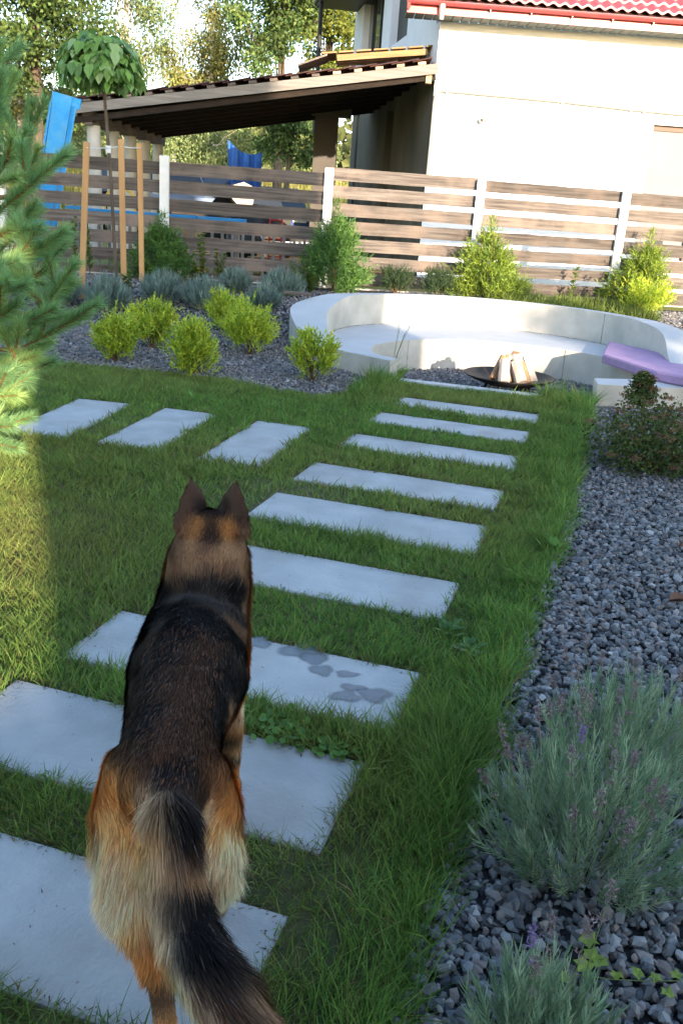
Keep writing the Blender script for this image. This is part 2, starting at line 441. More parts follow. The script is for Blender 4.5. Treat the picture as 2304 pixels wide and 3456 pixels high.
# ------------------------------------------------------------------ paving slabs
def rect(c, ln, dp, ang):
    u = np.array([cos(ang), sin(ang)]); v = np.array([-sin(ang), cos(ang)]); c = np.array(c)
    return [c - u * ln / 2 - v * dp / 2, c + u * ln / 2 - v * dp / 2, c + u * ln / 2 + v * dp / 2, c - u * ln / 2 + v * dp / 2]
SLABS = []
K = 2304 / 1568
def slab_tr(dx, dy, ln, dp, ang):
    t = PZ(dx * K, dy * K, .012)[:2]; u = np.array([cos(ang), sin(ang)]); v = np.array([-sin(ang), cos(ang)])
    return t - u * ln / 2 - v * dp / 2, ln, dp, ang
ga = radians(-16)
main = [(1240, 953, .38, 'narrow-looking concrete slab farthest up the path, just before the kerb of the fire pit'),
        (1217, 993, .38, 'second concrete slab from the fire pit kerb'),
        (1196, 1050, .40, 'concrete slab third from the fire pit, beside the far end of the grass verge'),
        (1158, 1128, .41, 'warm grey slab fourth from the fire pit, slightly duller than its neighbours'),
        (1122, 1210, .46, 'clean slab level with the tips of the dog\'s ears, right of them'),
        (1056, 1340, .42, 'slab whose left part is hidden behind the dog\'s neck'),
        (966, 1546, .42, 'slab with dark wet paw prints right of the dog\'s shoulder'),
        (838, 1752, .43, 'slab under the dog\'s belly with clover creeping over its right end'),
        (662, 2103, .41, 'slab nearest the viewer, under the dog\'s hind legs and tail')]
for x, y, dp, lab in main: SLABS.append((*slab_tr(x, y, 1.22, dp, ga), lab))
sa = radians(79)
def slab_mid(pts, lab, ln=1.16, dp=.43, a=sa):
    q = [PZ(a_ * K, b_ * K, .012)[:2] for a_, b_ in pts]; c = sum(q) / len(q)
    SLABS.append((c, ln, dp, a, lab))
slab_mid([(597, 965), (715, 983), (590, 1078), (455, 1050)], 'sideways slab right-hand of the side path, nearest the main path', a=radians(77))
slab_mid([(375, 940), (498, 953), (360, 1035), (228, 1012)], 'middle slab of the side path between two others', a=radians(79))
slab_mid([(178, 918), (288, 930), (145, 1005), (35, 990)], 'side path slab partly covered by the pine branches, farthest left of the side path', a=radians(82))
# low slab edge prisms
for c, ln, dp, ang, lab in SLABS:
    o = empty('paving_slab', (c[0], c[1], 0), ang, lab, 'paving slab', 'concrete slabs laid in the lawn')
    b = MB(); b.box((0, 0, -.02), (ln, dp, .07), bev=.006)
    b.build('slab', SLAB, o)
wet_root = [o for o in COL.objects if o.get('label', '').startswith('slab with dark wet')][0]
wi = Matrix.Translation(wet_root.location) @ Matrix.Rotation(ga, 4, 'Z')
wi = wi.inverted()
for wk, (px, py, rx, ry, rot) in enumerate(((1015, 2198, .075, .035, -.25), (1060, 2222, .05, .028, -.5), (1085, 2262, .042, .024, -.3), (870, 2168, .05, .028, -.2), (1262, 2345, .055, .03, -.3), (1190, 2320, .045, .014, .5), (1165, 2350, .05, .022, -.3), (1170, 2275, .04, .014, 0))):
    p = PZ(px, py, .016); V = [wi @ Vector((p[0], p[1], .0158 + .0002 * wk))]; Aa = [1.]; nn_ = 22
    for f_, al in ((.45, 1.), (.8, .8), (1.2, 0.)):
        for k in range(nn_):
            a = 2 * pi * k / nn_; r = f_ * (1 + .16 * sin(3 * a + px) + .08 * sin(5 * a))
            V.append(wi @ Vector((p[0] + cos(a + rot) * rx * r, p[1] + sin(a + rot) * ry * r * 1.6, .0158 + .0002 * wk))); Aa.append(al)
    Fc = [(0, 1 + k, 1 + (k + 1) % nn_) for k in range(nn_)]
    for j in range(2):
        for k in range(nn_): q_ = 1 + j * nn_; Fc.append((q_ + k, q_ + nn_ + k, q_ + nn_ + (k + 1) % nn_, q_ + (k + 1) % nn_))
    o = mesh_obj('wet_mark', V, Fc, WET, wet_root); at = o.data.attributes.new('tint', 'FLOAT_COLOR', 'POINT')
    at.data.foreach_set('color', np.array([[v_, v_, v_, 1] for v_ in Aa], np.float32).ravel())
slab_polys = [rect(c, ln, dp, ang) for c, ln, dp, ang, lab in SLABS]
def on_slab(x, y, inset=.0):
    r = np.zeros(np.asarray(x).shape, bool)
    for c, ln, dp, ang, lab in SLABS:
        dx, dy = x - c[0], y - c[1]
        u = dx * cos(ang) + dy * sin(ang); v = -dx * sin(ang) + dy * cos(ang)
        # grass creeps over the edges unevenly
        wob = -.010 + .014 * np.sin(u * 23 + c[1] * 9) + .012 * np.sin(v * 41 + u * 11) + .010 * np.sin(u * 67 + v * 5)
        r |= (np.abs(u) < ln / 2 - inset + wob) & (np.abs(v) < dp / 2 - inset + wob * .8)
    return r
def slab_dist(x, y):
    r = np.full(np.asarray(x).shape, 9.)
    for c, ln, dp, ang, lab in SLABS:
        dx, dy = x - c[0], y - c[1]
        u = np.abs(dx * cos(ang) + dy * sin(ang)) - ln / 2; v = np.abs(-dx * sin(ang) + dy * cos(ang)) - dp / 2
        r = np.minimum(r, np.maximum(u, v))
    return r
# kerb in front of the fire pit
kb = MB(); a = np.array([.36, 8.74]); b = np.array([2.0, 8.36]); ang = atan2(*(b - a)[::-1])
kb.box(((a[0] + b[0]) / 2, (a[1] + b[1]) / 2, -.105), (np.linalg.norm(b - a), .1, .28), rz=ang, bev=.006)
tag(kb.build('pit_kerb', CONCRETE_TOP), 'low concrete kerb strip between the lawn and the fire pit gravel', 'kerb')

# ------------------------------------------------------------------ lawn grass
def make_grass():
    parts = []
    PAL = [(.12, .25, .045), (.16, .29, .055), (.08, .19, .042), (.22, .31, .07)]
    zones = [(-1.9, 1.1, .6, 2.6, 20000, .0031, .072), (-2.6, 1.6, 2.6, 4.6, 12000, .0040, .064), (-3.8, 2.3, 4.6, 9.3, 6600, .0060, .066)]
    lawn_edge = np.array(LAWN[2:19] + LAWN[19:])
    def edge_d(x, y):
        d = np.full(x.shape, 9.)
        for i in range(len(LAWN) - 1):
            if i in (0,): continue
            p, q = np.array(LAWN[i]), np.array(LAWN[i + 1]); e = q - p
            t = np.clip(((x - p[0]) * e[0] + (y - p[1]) * e[1]) / (e @ e), 0, 1)
            d = np.minimum(d, np.hypot(x - p[0] - t * e[0], y - p[1] - t * e[1]))
        return d
    for x0, x1, y0, y1, den, w, L0 in zones:
        n = int((x1 - x0) * (y1 - y0) * den)
        x = rng.uniform(x0, x1, n); y = rng.uniform(y0, y1, n)
        jx = x + rng.normal(0, .02, n); jy = y + rng.normal(0, .02, n)
        k = inpoly(jx, jy, LAWN) & ~on_slab(x, y)
        # cull what lies left of the view at each depth (keep a margin)
        k &= (x > -.42 * y - .9)
        x, y = x[k], y[k]; n = len(x)
        # bare, thin patches
        patch = vnoise(x, y, 3.0, 1)
        thin = np.clip((vnoise(x, y, 2.1, 4) - .5) * 1.4, 0, .65) * (x < .2)
        k = rng.random(n) > thin; x, y, patch = x[k], y[k], patch[k]; n = len(x)
        ed = edge_d(x, y); sdist = slab_dist(x, y)
        L = L0 * (.6 + .55 * rng.random(n)) * (1 + .22 * patch + .20 * vnoise(x, y, 17, 12))
        strip = np.exp(-(ed / .22) ** 2) * (x > .0)          # long fringe along the right verge
        L = L * (1 + 1.0 * strip) * (1 + .12 * np.exp(-(np.maximum(sdist, 0) / .03) ** 2))
        near_kerb = np.exp(-(((x - 1.9) / .5) ** 2 + ((y - 8.0) / .5) ** 2)) + np.exp(-(((x - .22) / .25) ** 2 + ((y - 8.45) / .25) ** 2))
        L *= 1 + .9 * near_kerb
        L[(x > .45) & (x < 1.75) & (y > 8.1 + (1.87 - x) * .23 - .0)] *= .42
        az = rng.random(n) * 2 * pi
        lean = .18 + .45 * rng.random(n)
        fx = .30 * vnoise(x, y, 9, 6); fy = .30 * vnoise(x, y, 9, 8)
        D = unit(np.stack([np.cos(az) * lean + fx, np.sin(az) * lean + fy, np.ones(n)], 1))
        tall = rng.random(n) < .05; L = np.where(tall, L * 1.45, L)
        bend = np.stack([np.cos(az) * .55, np.sin(az) * .55, -.30 * np.ones(n)], 1) * rng.random((n, 1))
        C = cols(n, PAL, .20)
        yel = np.clip(.28 + .35 * vnoise(x, y, 2.3, 3) + .5 * np.exp(-((x + 1.3) ** 2 / .5 + (y - 3.9) ** 2 / 1.6)), 0, 1)[:, None] * (1 - strip[:, None])
        C = C * (1 + .13 * vnoise(x, y, 13, 9))[:, None]
        C = np.clip(C * (1 - .5 * yel) + np.array([.33, .28, .085]) * .5 * yel, .01, .9)
        dry = rng.random(n) < .06 + .10 * yel[:, 0] + .18 * np.exp(-(np.maximum(sdist, 0) / .025) ** 2)
        C[dry] = cols(dry.sum(), [(.30, .22, .11), (.24, .17, .08)], .2); L[dry] *= .75
        z = terrain(x, y) - .003
        P = np.stack([x, y, z], 1)
        parts.append(blades(P, D, L, w * (.7 + .6 * rng.random(n)), bend, C))
        # thatch: flat dry bits at the bottom
        m = n // 6; kk = rng.integers(0, n, m)
        az = rng.random(m) * 2 * pi
        Dm = unit(np.stack([np.cos(az), np.sin(az), .15 + .2 * rng.random(m)], 1))
        parts.append(blades(P[kk] + [0, 0, .006], Dm, .035, w * .8, np.zeros((m, 3)), cols(m, [(.26, .20, .11), (.16, .15, .07)], .25)))
    V = join(parts)
    put('grass', V, LEAF, kind='stuff')
    dp_ = []
    for c, ln, dp, ang, lab in SLABS:
        m = 420; u = rng.uniform(-ln / 2, ln / 2, m); v = dp / 2 - np.abs(rng.normal(0, .018, m)); v *= rng.choice([-1, 1], m); q = rng.random(m) < .25
        uu = np.where(q, (ln / 2 - np.abs(rng.normal(0, .02, m))) * rng.choice([-1, 1], m), u); vv = np.where(q, rng.uniform(-dp / 2, dp / 2, m), v)
        fr_ = rng.random(m) < .10; uu = np.where(fr_, u, uu); vv = np.where(fr_, rng.uniform(-dp / 2, dp / 2, m), vv)
        P = np.stack([c[0] + uu * cos(ang) - vv * sin(ang), c[1] + uu * sin(ang) + vv * cos(ang), np.full(m, .017)], 1); az = rng.random(m) * 2 * pi
        D = np.stack([np.cos(az), np.sin(az), .05 * np.ones(m)], 1)
        dp_.append(blades(P, D, .004 + .018 * rng.random(m) ** 3, .0028, rng.normal(0, .2, (m, 3)) * [1, 1, 0], cols(m, [(.10, .06, .035), (.20, .13, .07), (.05, .035, .025)], .3), side=np.stack([-np.sin(az), np.cos(az), np.zeros(m)], 1)))
    put('dry_clippings', join(dp_), LEAF, kind='stuff')
    # stray seed stalks
    st = [(1230, 1290, .45, .12), (1300, 1265, .62, .10), (1318, 1262, .60, .13), (1340, 1275, .5, .16)]
    t = empty('seeding_grass_tuft', tuple(G(1320, 1275)), 0, 'tall tuft of grass with thin seed stalks at the left tip of the bench', 'grass tuft')
    base = Vector(t.location)
    n = 260; az = rng.random(n) * 2 * pi; r = .09 * np.sqrt(rng.random(n))
    P = np.stack([np.cos(az) * r, np.sin(az) * r, np.zeros(n)], 1)
    D = unit(np.stack([np.cos(az) * .45, np.sin(az) * .45, np.ones(n)], 1))
    put('blades', blades(P, D, .10 + .14 * rng.random(n), .006, D * [1, 1, -.6] * .8, cols(n, PAL, .2)), LEAF, t, kind='stuff')
    for i in range(6):
        h = .42 + .22 * random.random(); dx = random.uniform(.02, .16)
        MB().tube([(random.uniform(-.03, .03), 0, 0), (dx * .4, 0, h * .55), (dx, .02, h)], [.0016, .0014, .0022], 4).build('seed_stalk', GREEN_STEM, t)
make_grass()

# ------------------------------------------------------------------ gravel stones
def ico():
    t = (1 + 5 ** .5) / 2
    v = np.array([(-1, t, 0), (1, t, 0), (-1, -t, 0), (1, -t, 0), (0, -1, t), (0, 1, t), (0, -1, -t), (0, 1, -t), (t, 0, -1), (t, 0, 1), (-t, 0, -1), (-t, 0, 1)], float)
    f = np.array([(0, 11, 5), (0, 5, 1), (0, 1, 7), (0, 7, 10), (0, 10, 11), (1, 5, 9), (5, 11, 4), (11, 10, 2), (10, 7, 6), (7, 1, 8), (3, 9, 4), (3, 4, 2), (3, 2, 6), (3, 6, 8), (3, 8, 9), (4, 9, 5), (2, 4, 11), (6, 2, 10), (8, 6, 7), (9, 8, 1)])
    return v / np.linalg.norm(v[0]), f
OCT = (np.array([(1, 0, 0), (0, 1, 0), (-1, 0, 0), (0, -1, 0), (0, 0, 1), (0, 0, -1.)]), np.array([(0, 1, 4), (1, 2, 4), (2, 3, 4), (3, 0, 4), (1, 0, 5), (2, 1, 5), (3, 2, 5), (0, 3, 5)]))
CUB = None
def stones(x, y, z, size, base):
    n = len(x); bv, bf = base; m = len(bv)
    V = np.repeat(bv[None], n, 0)
    V = V * (1 + rng.normal(0, .20, (n, m, 1)))
    sc = np.stack([rng.uniform(.75, 1.35, n), rng.uniform(.65, 1.0, n), rng.uniform(.45, .8, n)], 1) * (size * (.5 + .8 * rng.random(n) ** 1.3))[:, None]
    V = V * sc[:, None, :]
    q = rng.normal(size=(n, 4)) * [1, .35, .35, 1]; q /= np.linalg.norm(q, axis=1, keepdims=True)
    w, a, b, c = q.T
    R = np.stack([1 - 2 * (b * b + c * c), 2 * (a * b - c * w), 2 * (a * c + b * w), 2 * (a * b + c * w), 1 - 2 * (a * a + c * c), 2 * (b * c - a * w), 2 * (a * c - b * w), 2 * (b * c + a * w), 1 - 2 * (a * a + b * b)], 1).reshape(n, 3, 3)
    V = np.einsum('nij,nmj->nmi', R, V) + np.stack([x, y, z], 1)[:, None, :]
    I = (bf[None] + (np.arange(n) * m)[:, None, None]).reshape(-1)
    C = cols(n, [(.145, .15, .16), (.20, .205, .215), (.28, .28, .285), (.085, .092, .105), (.24, .20, .185)], .24)
    return V.reshape(-1, 3), I, np.full(n * len(bf), 3), np.repeat(C, m, 0)
def make_gravel():
    parts = []
    def zone(x0, x1, y0, y1, den, size, base, keep, layers=(0.,), zf=None):
        for lz in layers:
            n = int((x1 - x0) * (y1 - y0) * den)
            x = rng.uniform(x0, x1, n); y = rng.uniform(y0, y1, n); k = keep(x, y); x, y = x[k], y[k]
            z = (terrain(x, y) if zf is None else zf) + lz + rng.uniform(0, .012, len(x))
            parts.append(stones(x, y, z, size, base))
    I = ico()
    right = lambda x, y: ~inpoly(x + .03, y, LAWN) & (x > 0) & (x < .46 * y + .5) & (y < 8.15)
    zone(0, 2.2, .7, 3.0, 1900, .0165, I, right, (0., .012))
    zone(.6, 3.2, 3.0, 5.2, 1700, .0165, I, right, (0., .012))
    zone(1.0, 4.2, 5.2, 8.15, 1500, .0175, OCT, right, (0., .01))
    left = lambda x, y: ~inpoly(x, y, LAWN) & (x < 1.4) & ~((x - 1.44) ** 2 + (y - 9.9) ** 2 < np.where(y > 10.4, 2.1, 1.72) ** 2) & (x > -.42 * y - .6)
    zone(-6, .5, 7.7, 10.5, 1500, .018, OCT, left, (0., .01))
    zone(-6.5, 1.4, 10.5, 13.6, 800, .022, OCT, left)
    zone(2.6, 6.5, 10, 14.2, 800, .022, OCT, lambda x, y: ((x - 1.44) ** 2 + (y - 9.9) ** 2 > 2.2 ** 2))
    zone(.2, 3.0, 8.2, 10.8, 1300, .018, OCT, lambda x, y: ((x - 1.57) ** 2 + (y - 9.18) ** 2 < 1.4 ** 2) & ((y - 8.80) * 1.42 + (x - .45) * .33 > 0), (0., .01), -.145)
    put('gravel', join(parts), STONE, kind='stuff')
make_gravel()

# ------------------------------------------------------------------ curved concrete bench
def catmull(P, n):
    P = np.array(P, float); Q = np.vstack([2 * P[0] - P[1], P, 2 * P[-1] - P[-2]]); out = []
    for i in range(len(P) - 1):
        for t in np.linspace(0, 1, n, endpoint=False):
            a, b, c, d = Q[i:i + 4]
            out.append(.5 * ((2 * b) + (-a + c) * t + (2 * a - 5 * b + 4 * c - d) * t * t + (-a + 3 * b - 3 * c + d) * t ** 3))
    out.append(P[-1]); return np.array(out)
SEAT = .21
def make_bench():
    O = np.array([1.44, 9.9]); Ro = 2.07; I0 = np.array([1.47, 10.12]); Ri = 1.76; R0 = np.array([1.57, 9.18]); Rr = 1.39
    def circ(c, r, deg): return (c[0] + r * cos(radians(deg)), c[1] + r * sin(radians(deg)))
    # riser xy, back xy, outer xy, rim height
    st = [((.44, 8.80), (.42, 8.78), (.36, 8.73), .20),
          ((.24, 9.02), (.02, 9.02), (-.16, 9.16), .205),
          ((.18, 9.30), (-.18, 9.38), (-.47, 9.55), .23),
          ((.21, 9.56), (-.29, 9.82), (-.66, 10.02), .33),
          ((.33, 9.82), (-.30, 10.25), (-.72, 10.45), .47)]
    for k, dg in enumerate((150, 135, 120, 105, 90, 75, 60, 45, 30, 14)):
        st.append((circ(R0, Rr, [143, 130, 117, 103, 90, 77, 64, 50, 34, 17][k]), circ(I0, Ri, dg + [3, 1, 0, 0, 0, 0, 0, 0, 0, 0][k]), circ(O, Ro, dg + [2, 1, 0, 0, 0, 0, 0, 0, 0, 0][k]), .57))
    st += [((2.96, 9.32), (3.28, 9.9), (3.55, 9.75), .52),
           ((2.97, 9.05), (3.2, 9.3), (3.6, 9.1), .33),
           ((2.93, 8.82), (3.15, 8.85), (3.45, 8.6), .22),
           ((2.75, 8.64), (2.8, 8.55), (3.0, 8.34), .20),
           ((2.27, 8.50), (2.26, 8.42), (2.24, 8.24), .20)]
    A_ = np.array([[*s[0], *s[1], *s[2], s[3]] for s in st])
    Q = catmull(A_, 7); n = len(Q)
    root = empty('curved_bench', (1.5, 9.9, 0), 0, 'round pale concrete bench with high curved back around the fire pit', 'bench')
    off = np.array([1.5, 9.9, 0])
    def strip(name, a, b, m, smooth=True, flip=False):
        V = np.vstack([a - off, b - off]); Fc = []
        for i in range(n - 1):
            f = (i, i + 1, n + i + 1, n + i); Fc.append(f[::-1] if flip else f)
        return V, Fc
    rz = lambda xy, z: np.c_[xy, np.broadcast_to(z, (n,))]
    r, bk, ou, h = Q[:, :2], Q[:, 2:4], Q[:, 4:6], np.maximum(Q[:, 6], SEAT - .01)
    rise0, rise1 = rz(r, -.2), rz(r, SEAT); b0 = rz(bk, SEAT); b1 = rz(bk, np.maximum(h, SEAT)); o1 = rz(ou, h); o0 = rz(ou, -.1)
    # closed body: vertical faces
    def body(name, strips, m):
        b = MB()
        for s in strips: b.add(*strip('', *s, m))
        o = b.build(name, m, root)
        o.data.polygons.foreach_set('use_smooth', [True] * len(o.data.polygons))
        return o
    body('seat_riser', [(rise0, rise1)], CONCRETE)
    body('backrest', [(b0, b1)], CONCRETE)
    body('outer_wall', [(o1, o0)], CONCRETE)
    body('seat', [(rise1, b0)], CONCRETE_TOP)
    body('rim', [(b1, o1)], CONCRETE_TOP)
    # end faces
    for i in (0, n - 1):
        P = [q[i] - off for q in (rise0, rise1, b0, b1, o1, o0)]
        mesh_obj('end_face', P, [tuple(range(6))], CONCRETE, root)
    # casting joints (thin recess lines rendered as dark slots)
    for px0, py0, px1, py1 in ((1388, 1147, 1383, 1240), (1910, 1178, 1902, 1300)):
        pass
    dark = mat('joint', (.20, .19, .17), (.15, .14, .13), .95, 30)
    def joint(px, py, xy, z0, z1, z):
        g_ = PZ(px, py, z)[:2]; i = int(np.argmin(((xy - g_) ** 2).sum(1))); i = min(max(i, 1), n - 2); t_ = xy[i + 1] - xy[i - 1]; t_ /= np.linalg.norm(t_)
        m = MB(); c = xy[i] - off[:2]; w = random.uniform(.003, .005)
        for k in range(8):
            za, zb = z0 + (z1 - z0) * k / 8, z0 + (z1 - z0) * (k + 1) / 8; m.box((c[0] + random.uniform(-.003, .003), c[1], (za + zb) / 2), (w, .006, zb - za), rz=atan2(t_[1], t_[0]))
        o = m.build('casting_joint', dark, root)
    joint(1388, 1150, r, -.14, SEAT - .004, SEAT); joint(1910, 1182, r, -.14, SEAT - .004, SEAT); joint(2075, 1160, bk, SEAT + .002, .565, SEAT)
    # thin debris line where the seat meets the back
    m = 1500; k = rng.integers(30, n - 30, m); tt = rng.random((m, 1)); P = bk[k] * (1 - tt) + bk[k + 1] * tt - off[:2]; inn = P - (np.array([1.47, 10.12]) - off[:2]); P = P - unit(np.c_[inn, np.zeros(m)])[:, :2] * (.004 + .012 * rng.random((m, 1)) ** 2)
    az = rng.random(m) * 2 * pi; D = np.stack([np.cos(az), np.sin(az), .1 * np.ones(m)], 1)
    put('seat_debris', blades(np.c_[P, np.full(m, SEAT + .003)], D, .006 + .012 * rng.random(m), .004, np.zeros((m, 3)), cols(m, [(.14, .11, .07), (.22, .17, .11)], .3)), LEAF, root, kind='stuff')
    return Q
BQ = make_bench()
# small weathered plank lying across the rim
p0 = A(946, 1040, 10.75); p1 = A(1027, 1044, 10.62)
b = MB(); L_ = np.linalg.norm(p1 - p0)
b.box((0, 0, 0), (L_, .055, .03), bev=.003)
o = b.build('plank_offcut', FENCE_WOOD); o.location = ((p0 + p1) / 2 + [0, 0, 0]); 
o.location.z = .585; o.location.x += .05; o.rotation_euler.z = -.12
tag(o, 'short grey plank offcut lying across the left end of the bench rim', 'plank')
# cushion on the bench seat
def cushion():
    z = SEAT + .002
    q = [PZ(2035, 1195, z + .09), PZ(2055, 1152, z + .09), PZ(2320, 1212, z + .09), PZ(2420, 1290, z + .09), PZ(2216, 1254, z + .09)]
    P = catmull([a[:2] for a in q] + [q[0][:2]], 1)[:-1]
    c = P.mean(0); n = len(P); V = []; Fc = []
    for s_, zz in ((1, z), (1.015, z + .015), (1.015, z + .075), (.985, z + .092)):
        for p in P: V.append((*(c + (p - c) * s_), zz))
    V.append((*c, z + .097)); V.append((*c, z))
    for k in range(3):
        for i in range(n):
            j = (i + 1) % n; Fc.append((k * n + i, k * n + j, (k + 1) * n + j, (k + 1) * n + i))
    for i in range(n): Fc.append((3 * n + i, 3 * n + (i + 1) % n, 4 * n)); Fc.append(((i + 1) % n, i, 4 * n + 1))
    o = mesh_obj('seat_cushion', V, Fc, PURPLE)
    tag(o, 'flat purple foam cushion lying on the right part of the concrete bench', 'cushion')
cushion()

# ------------------------------------------------------------------ fire bowl and logs
bc = A(1717, 1265, 9.05); BR = .445
def lathe(prof, n=48):
    V = []; Fc = []
    for r, z in prof:
        for k in range(n): V.append((r * cos(2 * pi * k / n), r * sin(2 * pi * k / n), z))
    for i in range(len(prof) - 1):
        for k in range(n):
            j = (k + 1) % n; Fc.append((i * n + k, i * n + j, (i + 1) * n + j, (i + 1) * n + k))
    return V, Fc
fb = empty('fire_bowl', (bc[0], bc[1], -.14), 0, 'wide black steel fire bowl on short legs, filled with split logs', 'fire bowl')
zr = bc[2] + .14
pr = [(.001, zr - .095), (.15, zr - .092), (.27, zr - .07), (.37, zr - .035), (BR, zr), (BR + .006, zr + .002), (BR + .006, zr - .008), (.375, zr - .047), (.27, zr - .082), (.15, zr - .104), (.001, zr - .107)]
V, Fc = lathe(pr); o = mesh_obj('bowl', V, Fc, IRON, fb, smooth=True)
for k, a in enumerate((-2.45, -2.05, -1.15, -.75, .6, 1.0, 2.1, 2.5)):
    x, y = .24 * cos(a), .24 * sin(a)
    MB().tube([(x, y, zr - .085), (x * 1.05, y * 1.05, (zr - .09) * .5), (x * 1.18, y * 1.18, .0)], [.018, .014, .017], 6).build('leg', IRON, fb)
def log(p0, p1, w, d, m, lab, rot=0, bark=True):
    p0, p1 = Vector(p0), Vector(p1); ax = (p1 - p0); L_ = ax.length
    o = empty('split_log', p0, 0, lab, 'log', 'split logs standing in the fire bowl')
    q = ax.to_track_quat('Z', 'Y'); o.rotation_mode = 'QUATERNION'; o.rotation_quaternion = q @ Matrix.Rotation(rot, 3, 'Z').to_quaternion()
    n = 7; r = random.Random(int(w * 1e5 + L_ * 1e4))
    prof = [(-.5, -.42), (.5, -.5), (.52, .0), (.3, .42), (0, .55), (-.35, .4), (-.54, -.02)]
    V = []; Fc = []
    for k in range(5):
        t = k / 4
        for i, (a, b_) in enumerate(prof):
            jit = 1 + r.uniform(-.06, .06); V.append((a * w * jit * (1 - .08 * t), b_ * d * jit, t * L_ + (r.uniform(-.008, .008) if k in (0, 4) else 0)))
    for k in range(4):
        for i in range(n):
            j = (i + 1) % n; Fc.append((k * n + i, k * n + j, (k + 1) * n + j, (k + 1) * n + i))
    Fc += [tuple(reversed(range(n))), tuple(range(4 * n, 5 * n))]
    mesh_obj('wood', V, Fc, m, o)
    if bark:
        V = []; Fc = []
        sel = [2, 3, 4, 5, 6]
        for k in range(5):
            t = k / 4
            for i in sel: a, b_ = prof[i]; V.append((a * w * 1.06 * (1 - .08 * t), b_ * d * 1.07 + .003, .005 + t * (L_ - .01)))
        for k in range(4):
            for i in range(4): Fc.append((k * 5 + i, k * 5 + i + 1, (k + 1) * 5 + i + 1, (k + 1) * 5 + i))
        mesh_obj('bark', V, Fc, BIRCH, o)
lz = zr - .14
Yb = bc[1]
def LG(px, py, dy): return A(px, py, Yb + dy)
log(LG(1699, 1290, -.26), LG(1703, 1214, -.10), .105, .07, SPLIT_WOOD, 'pale flat-faced split log at the front left of the fire bowl', 0, False)
log(LG(1761, 1292, -.22), LG(1740, 1220, -.06), .115, .08, SPLIT_WOOD, 'broad grey-pink split log at the front centre of the fire bowl', 0, False)
log(LG(1800, 1290, -.14), LG(1772, 1205, .0), .06, .07, SPLIT_WOOD, 'birch log with peeling bark leaning at the right of the pile', 2.7, True)
log(LG(1783, 1292, -.18), LG(1760, 1222, -.04), .05, .05, SPLIT_WARM, 'thin split log between the broad one and the birch one', 1.0, False)
log(LG(1662, 1278, -.10), LG(1697, 1205, .04), .07, .06, SPLIT_WARM, 'brown log leaning inward at the left of the pile', .6, False)
log(LG(1712, 1280, .05), LG(1716, 1196, .06), .07, .07, SPLIT_WARM, 'log with a white sunlit end behind the front left one', .3, True)
log(LG(1733, 1284, .08), LG(1738, 1190, .05), .08, .075, SPLIT_WARM, 'tallest log at the back of the pile with dark bark', 3.4, True)
log(LG(1722, 1290, -.12), LG(1728, 1240, -.02), .05, .05, SPLIT_WARM, 'short warm brown log in the gap between the two front logs', 0, False)

# ------------------------------------------------------------------ fence
FP = [(-7.3, 13.55), (-5.2, 13.75), (-2.9, 14.0), (-.53, 14.2), (1.73, 14.5), (4.03, 15.0), (6.4, 15.5)]
FP = [np.array(p) for p in FP]
ZT, BPITCH, BH = 2.03, .245, .163
fence = empty('board_fence', (0, 14.2, .36), 0, 'horizontal brown board fence between white posts behind the bench', 'fence')
finv = Matrix.Translation((0, 14.2, .36)).inverted()
for i, p in enumerate(FP):
    b = MB(); b.box((0, 0, 0), (.125, .10, 1.80), bev=.006)
    o = b.build('post', WHITE_PAINT, fence); o.location = finv @ Vector((p[0], p[1] - .07, .27 + .90))
BM = {}
BAY = [(1.99, .25, .175), (1.99, .25, .175), (1.996, .255, .18), (2.086, .247, .177), (2.066, .243, .163), (2.06, .247, .187)]
for i in range(len(FP) - 1):
    a, b_ = FP[i], FP[i + 1]; d = b_ - a; L_ = np.linalg.norm(d) - .02; ang = atan2(d[1], d[0]); c = (a + b_) / 2
    wide = i == 5
    for k in range(7):
        h = BAY[i][2]
        v = random.randint(0, 4)
        key = (i, v, wide)
        if key not in BM:
            m = MB(); nseg = 10; r = random.Random(i * 7 + v); P = []
            e = [(.0035 * r.uniform(-1, 1), .004 * r.uniform(-1, 1)) for _ in range(nseg + 1)]
            for s in range(nseg + 1):
                x = -L_ / 2 + L_ * s / nseg
                P += [(x, -.014, -h / 2 + e[s][0]), (x, .014, -h / 2 + e[s][0]), (x, .014, h / 2 + e[s][1]), (x, -.014, h / 2 + e[s][1])]
            Fc = [(3, 2, 1, 0), (4 * nseg, 4 * nseg + 1, 4 * nseg + 2, 4 * nseg + 3)]
            for s in range(nseg):
                for q in range(4): Fc.append((4 * s + q, 4 * s + (q + 1) % 4, 4 * s + 4 + (q + 1) % 4, 4 * s + 4 + q))
            me_o = mesh_obj('board', P, [tuple(reversed(f)) for f in Fc], FENCE_WOOD, fence); BM[key] = me_o.data; o = me_o
        else:
            o = bpy.data.objects.new('board', BM[key]); link(o, fence)
        z = BAY[i][0] - h / 2 - k * BAY[i][1]
        o.location = finv @ Vector((c[0], c[1], z)); o.rotation_euler = (0, random.uniform(-.003, .003), ang)
# concrete plinth under the fence
b = MB()
for i in range(len(FP) - 1):
    a, b_ = FP[i], FP[i + 1]; d = b_ - a; c = (a + b_) / 2
    b.box((c[0], c[1] + .02, .27), (np.linalg.norm(d) - .004, .08, .22), rz=atan2(d[1], d[0]))
tag(b.build('fence_plinth', CONCRETE), 'low concrete footing strip running under the board fence', 'footing')

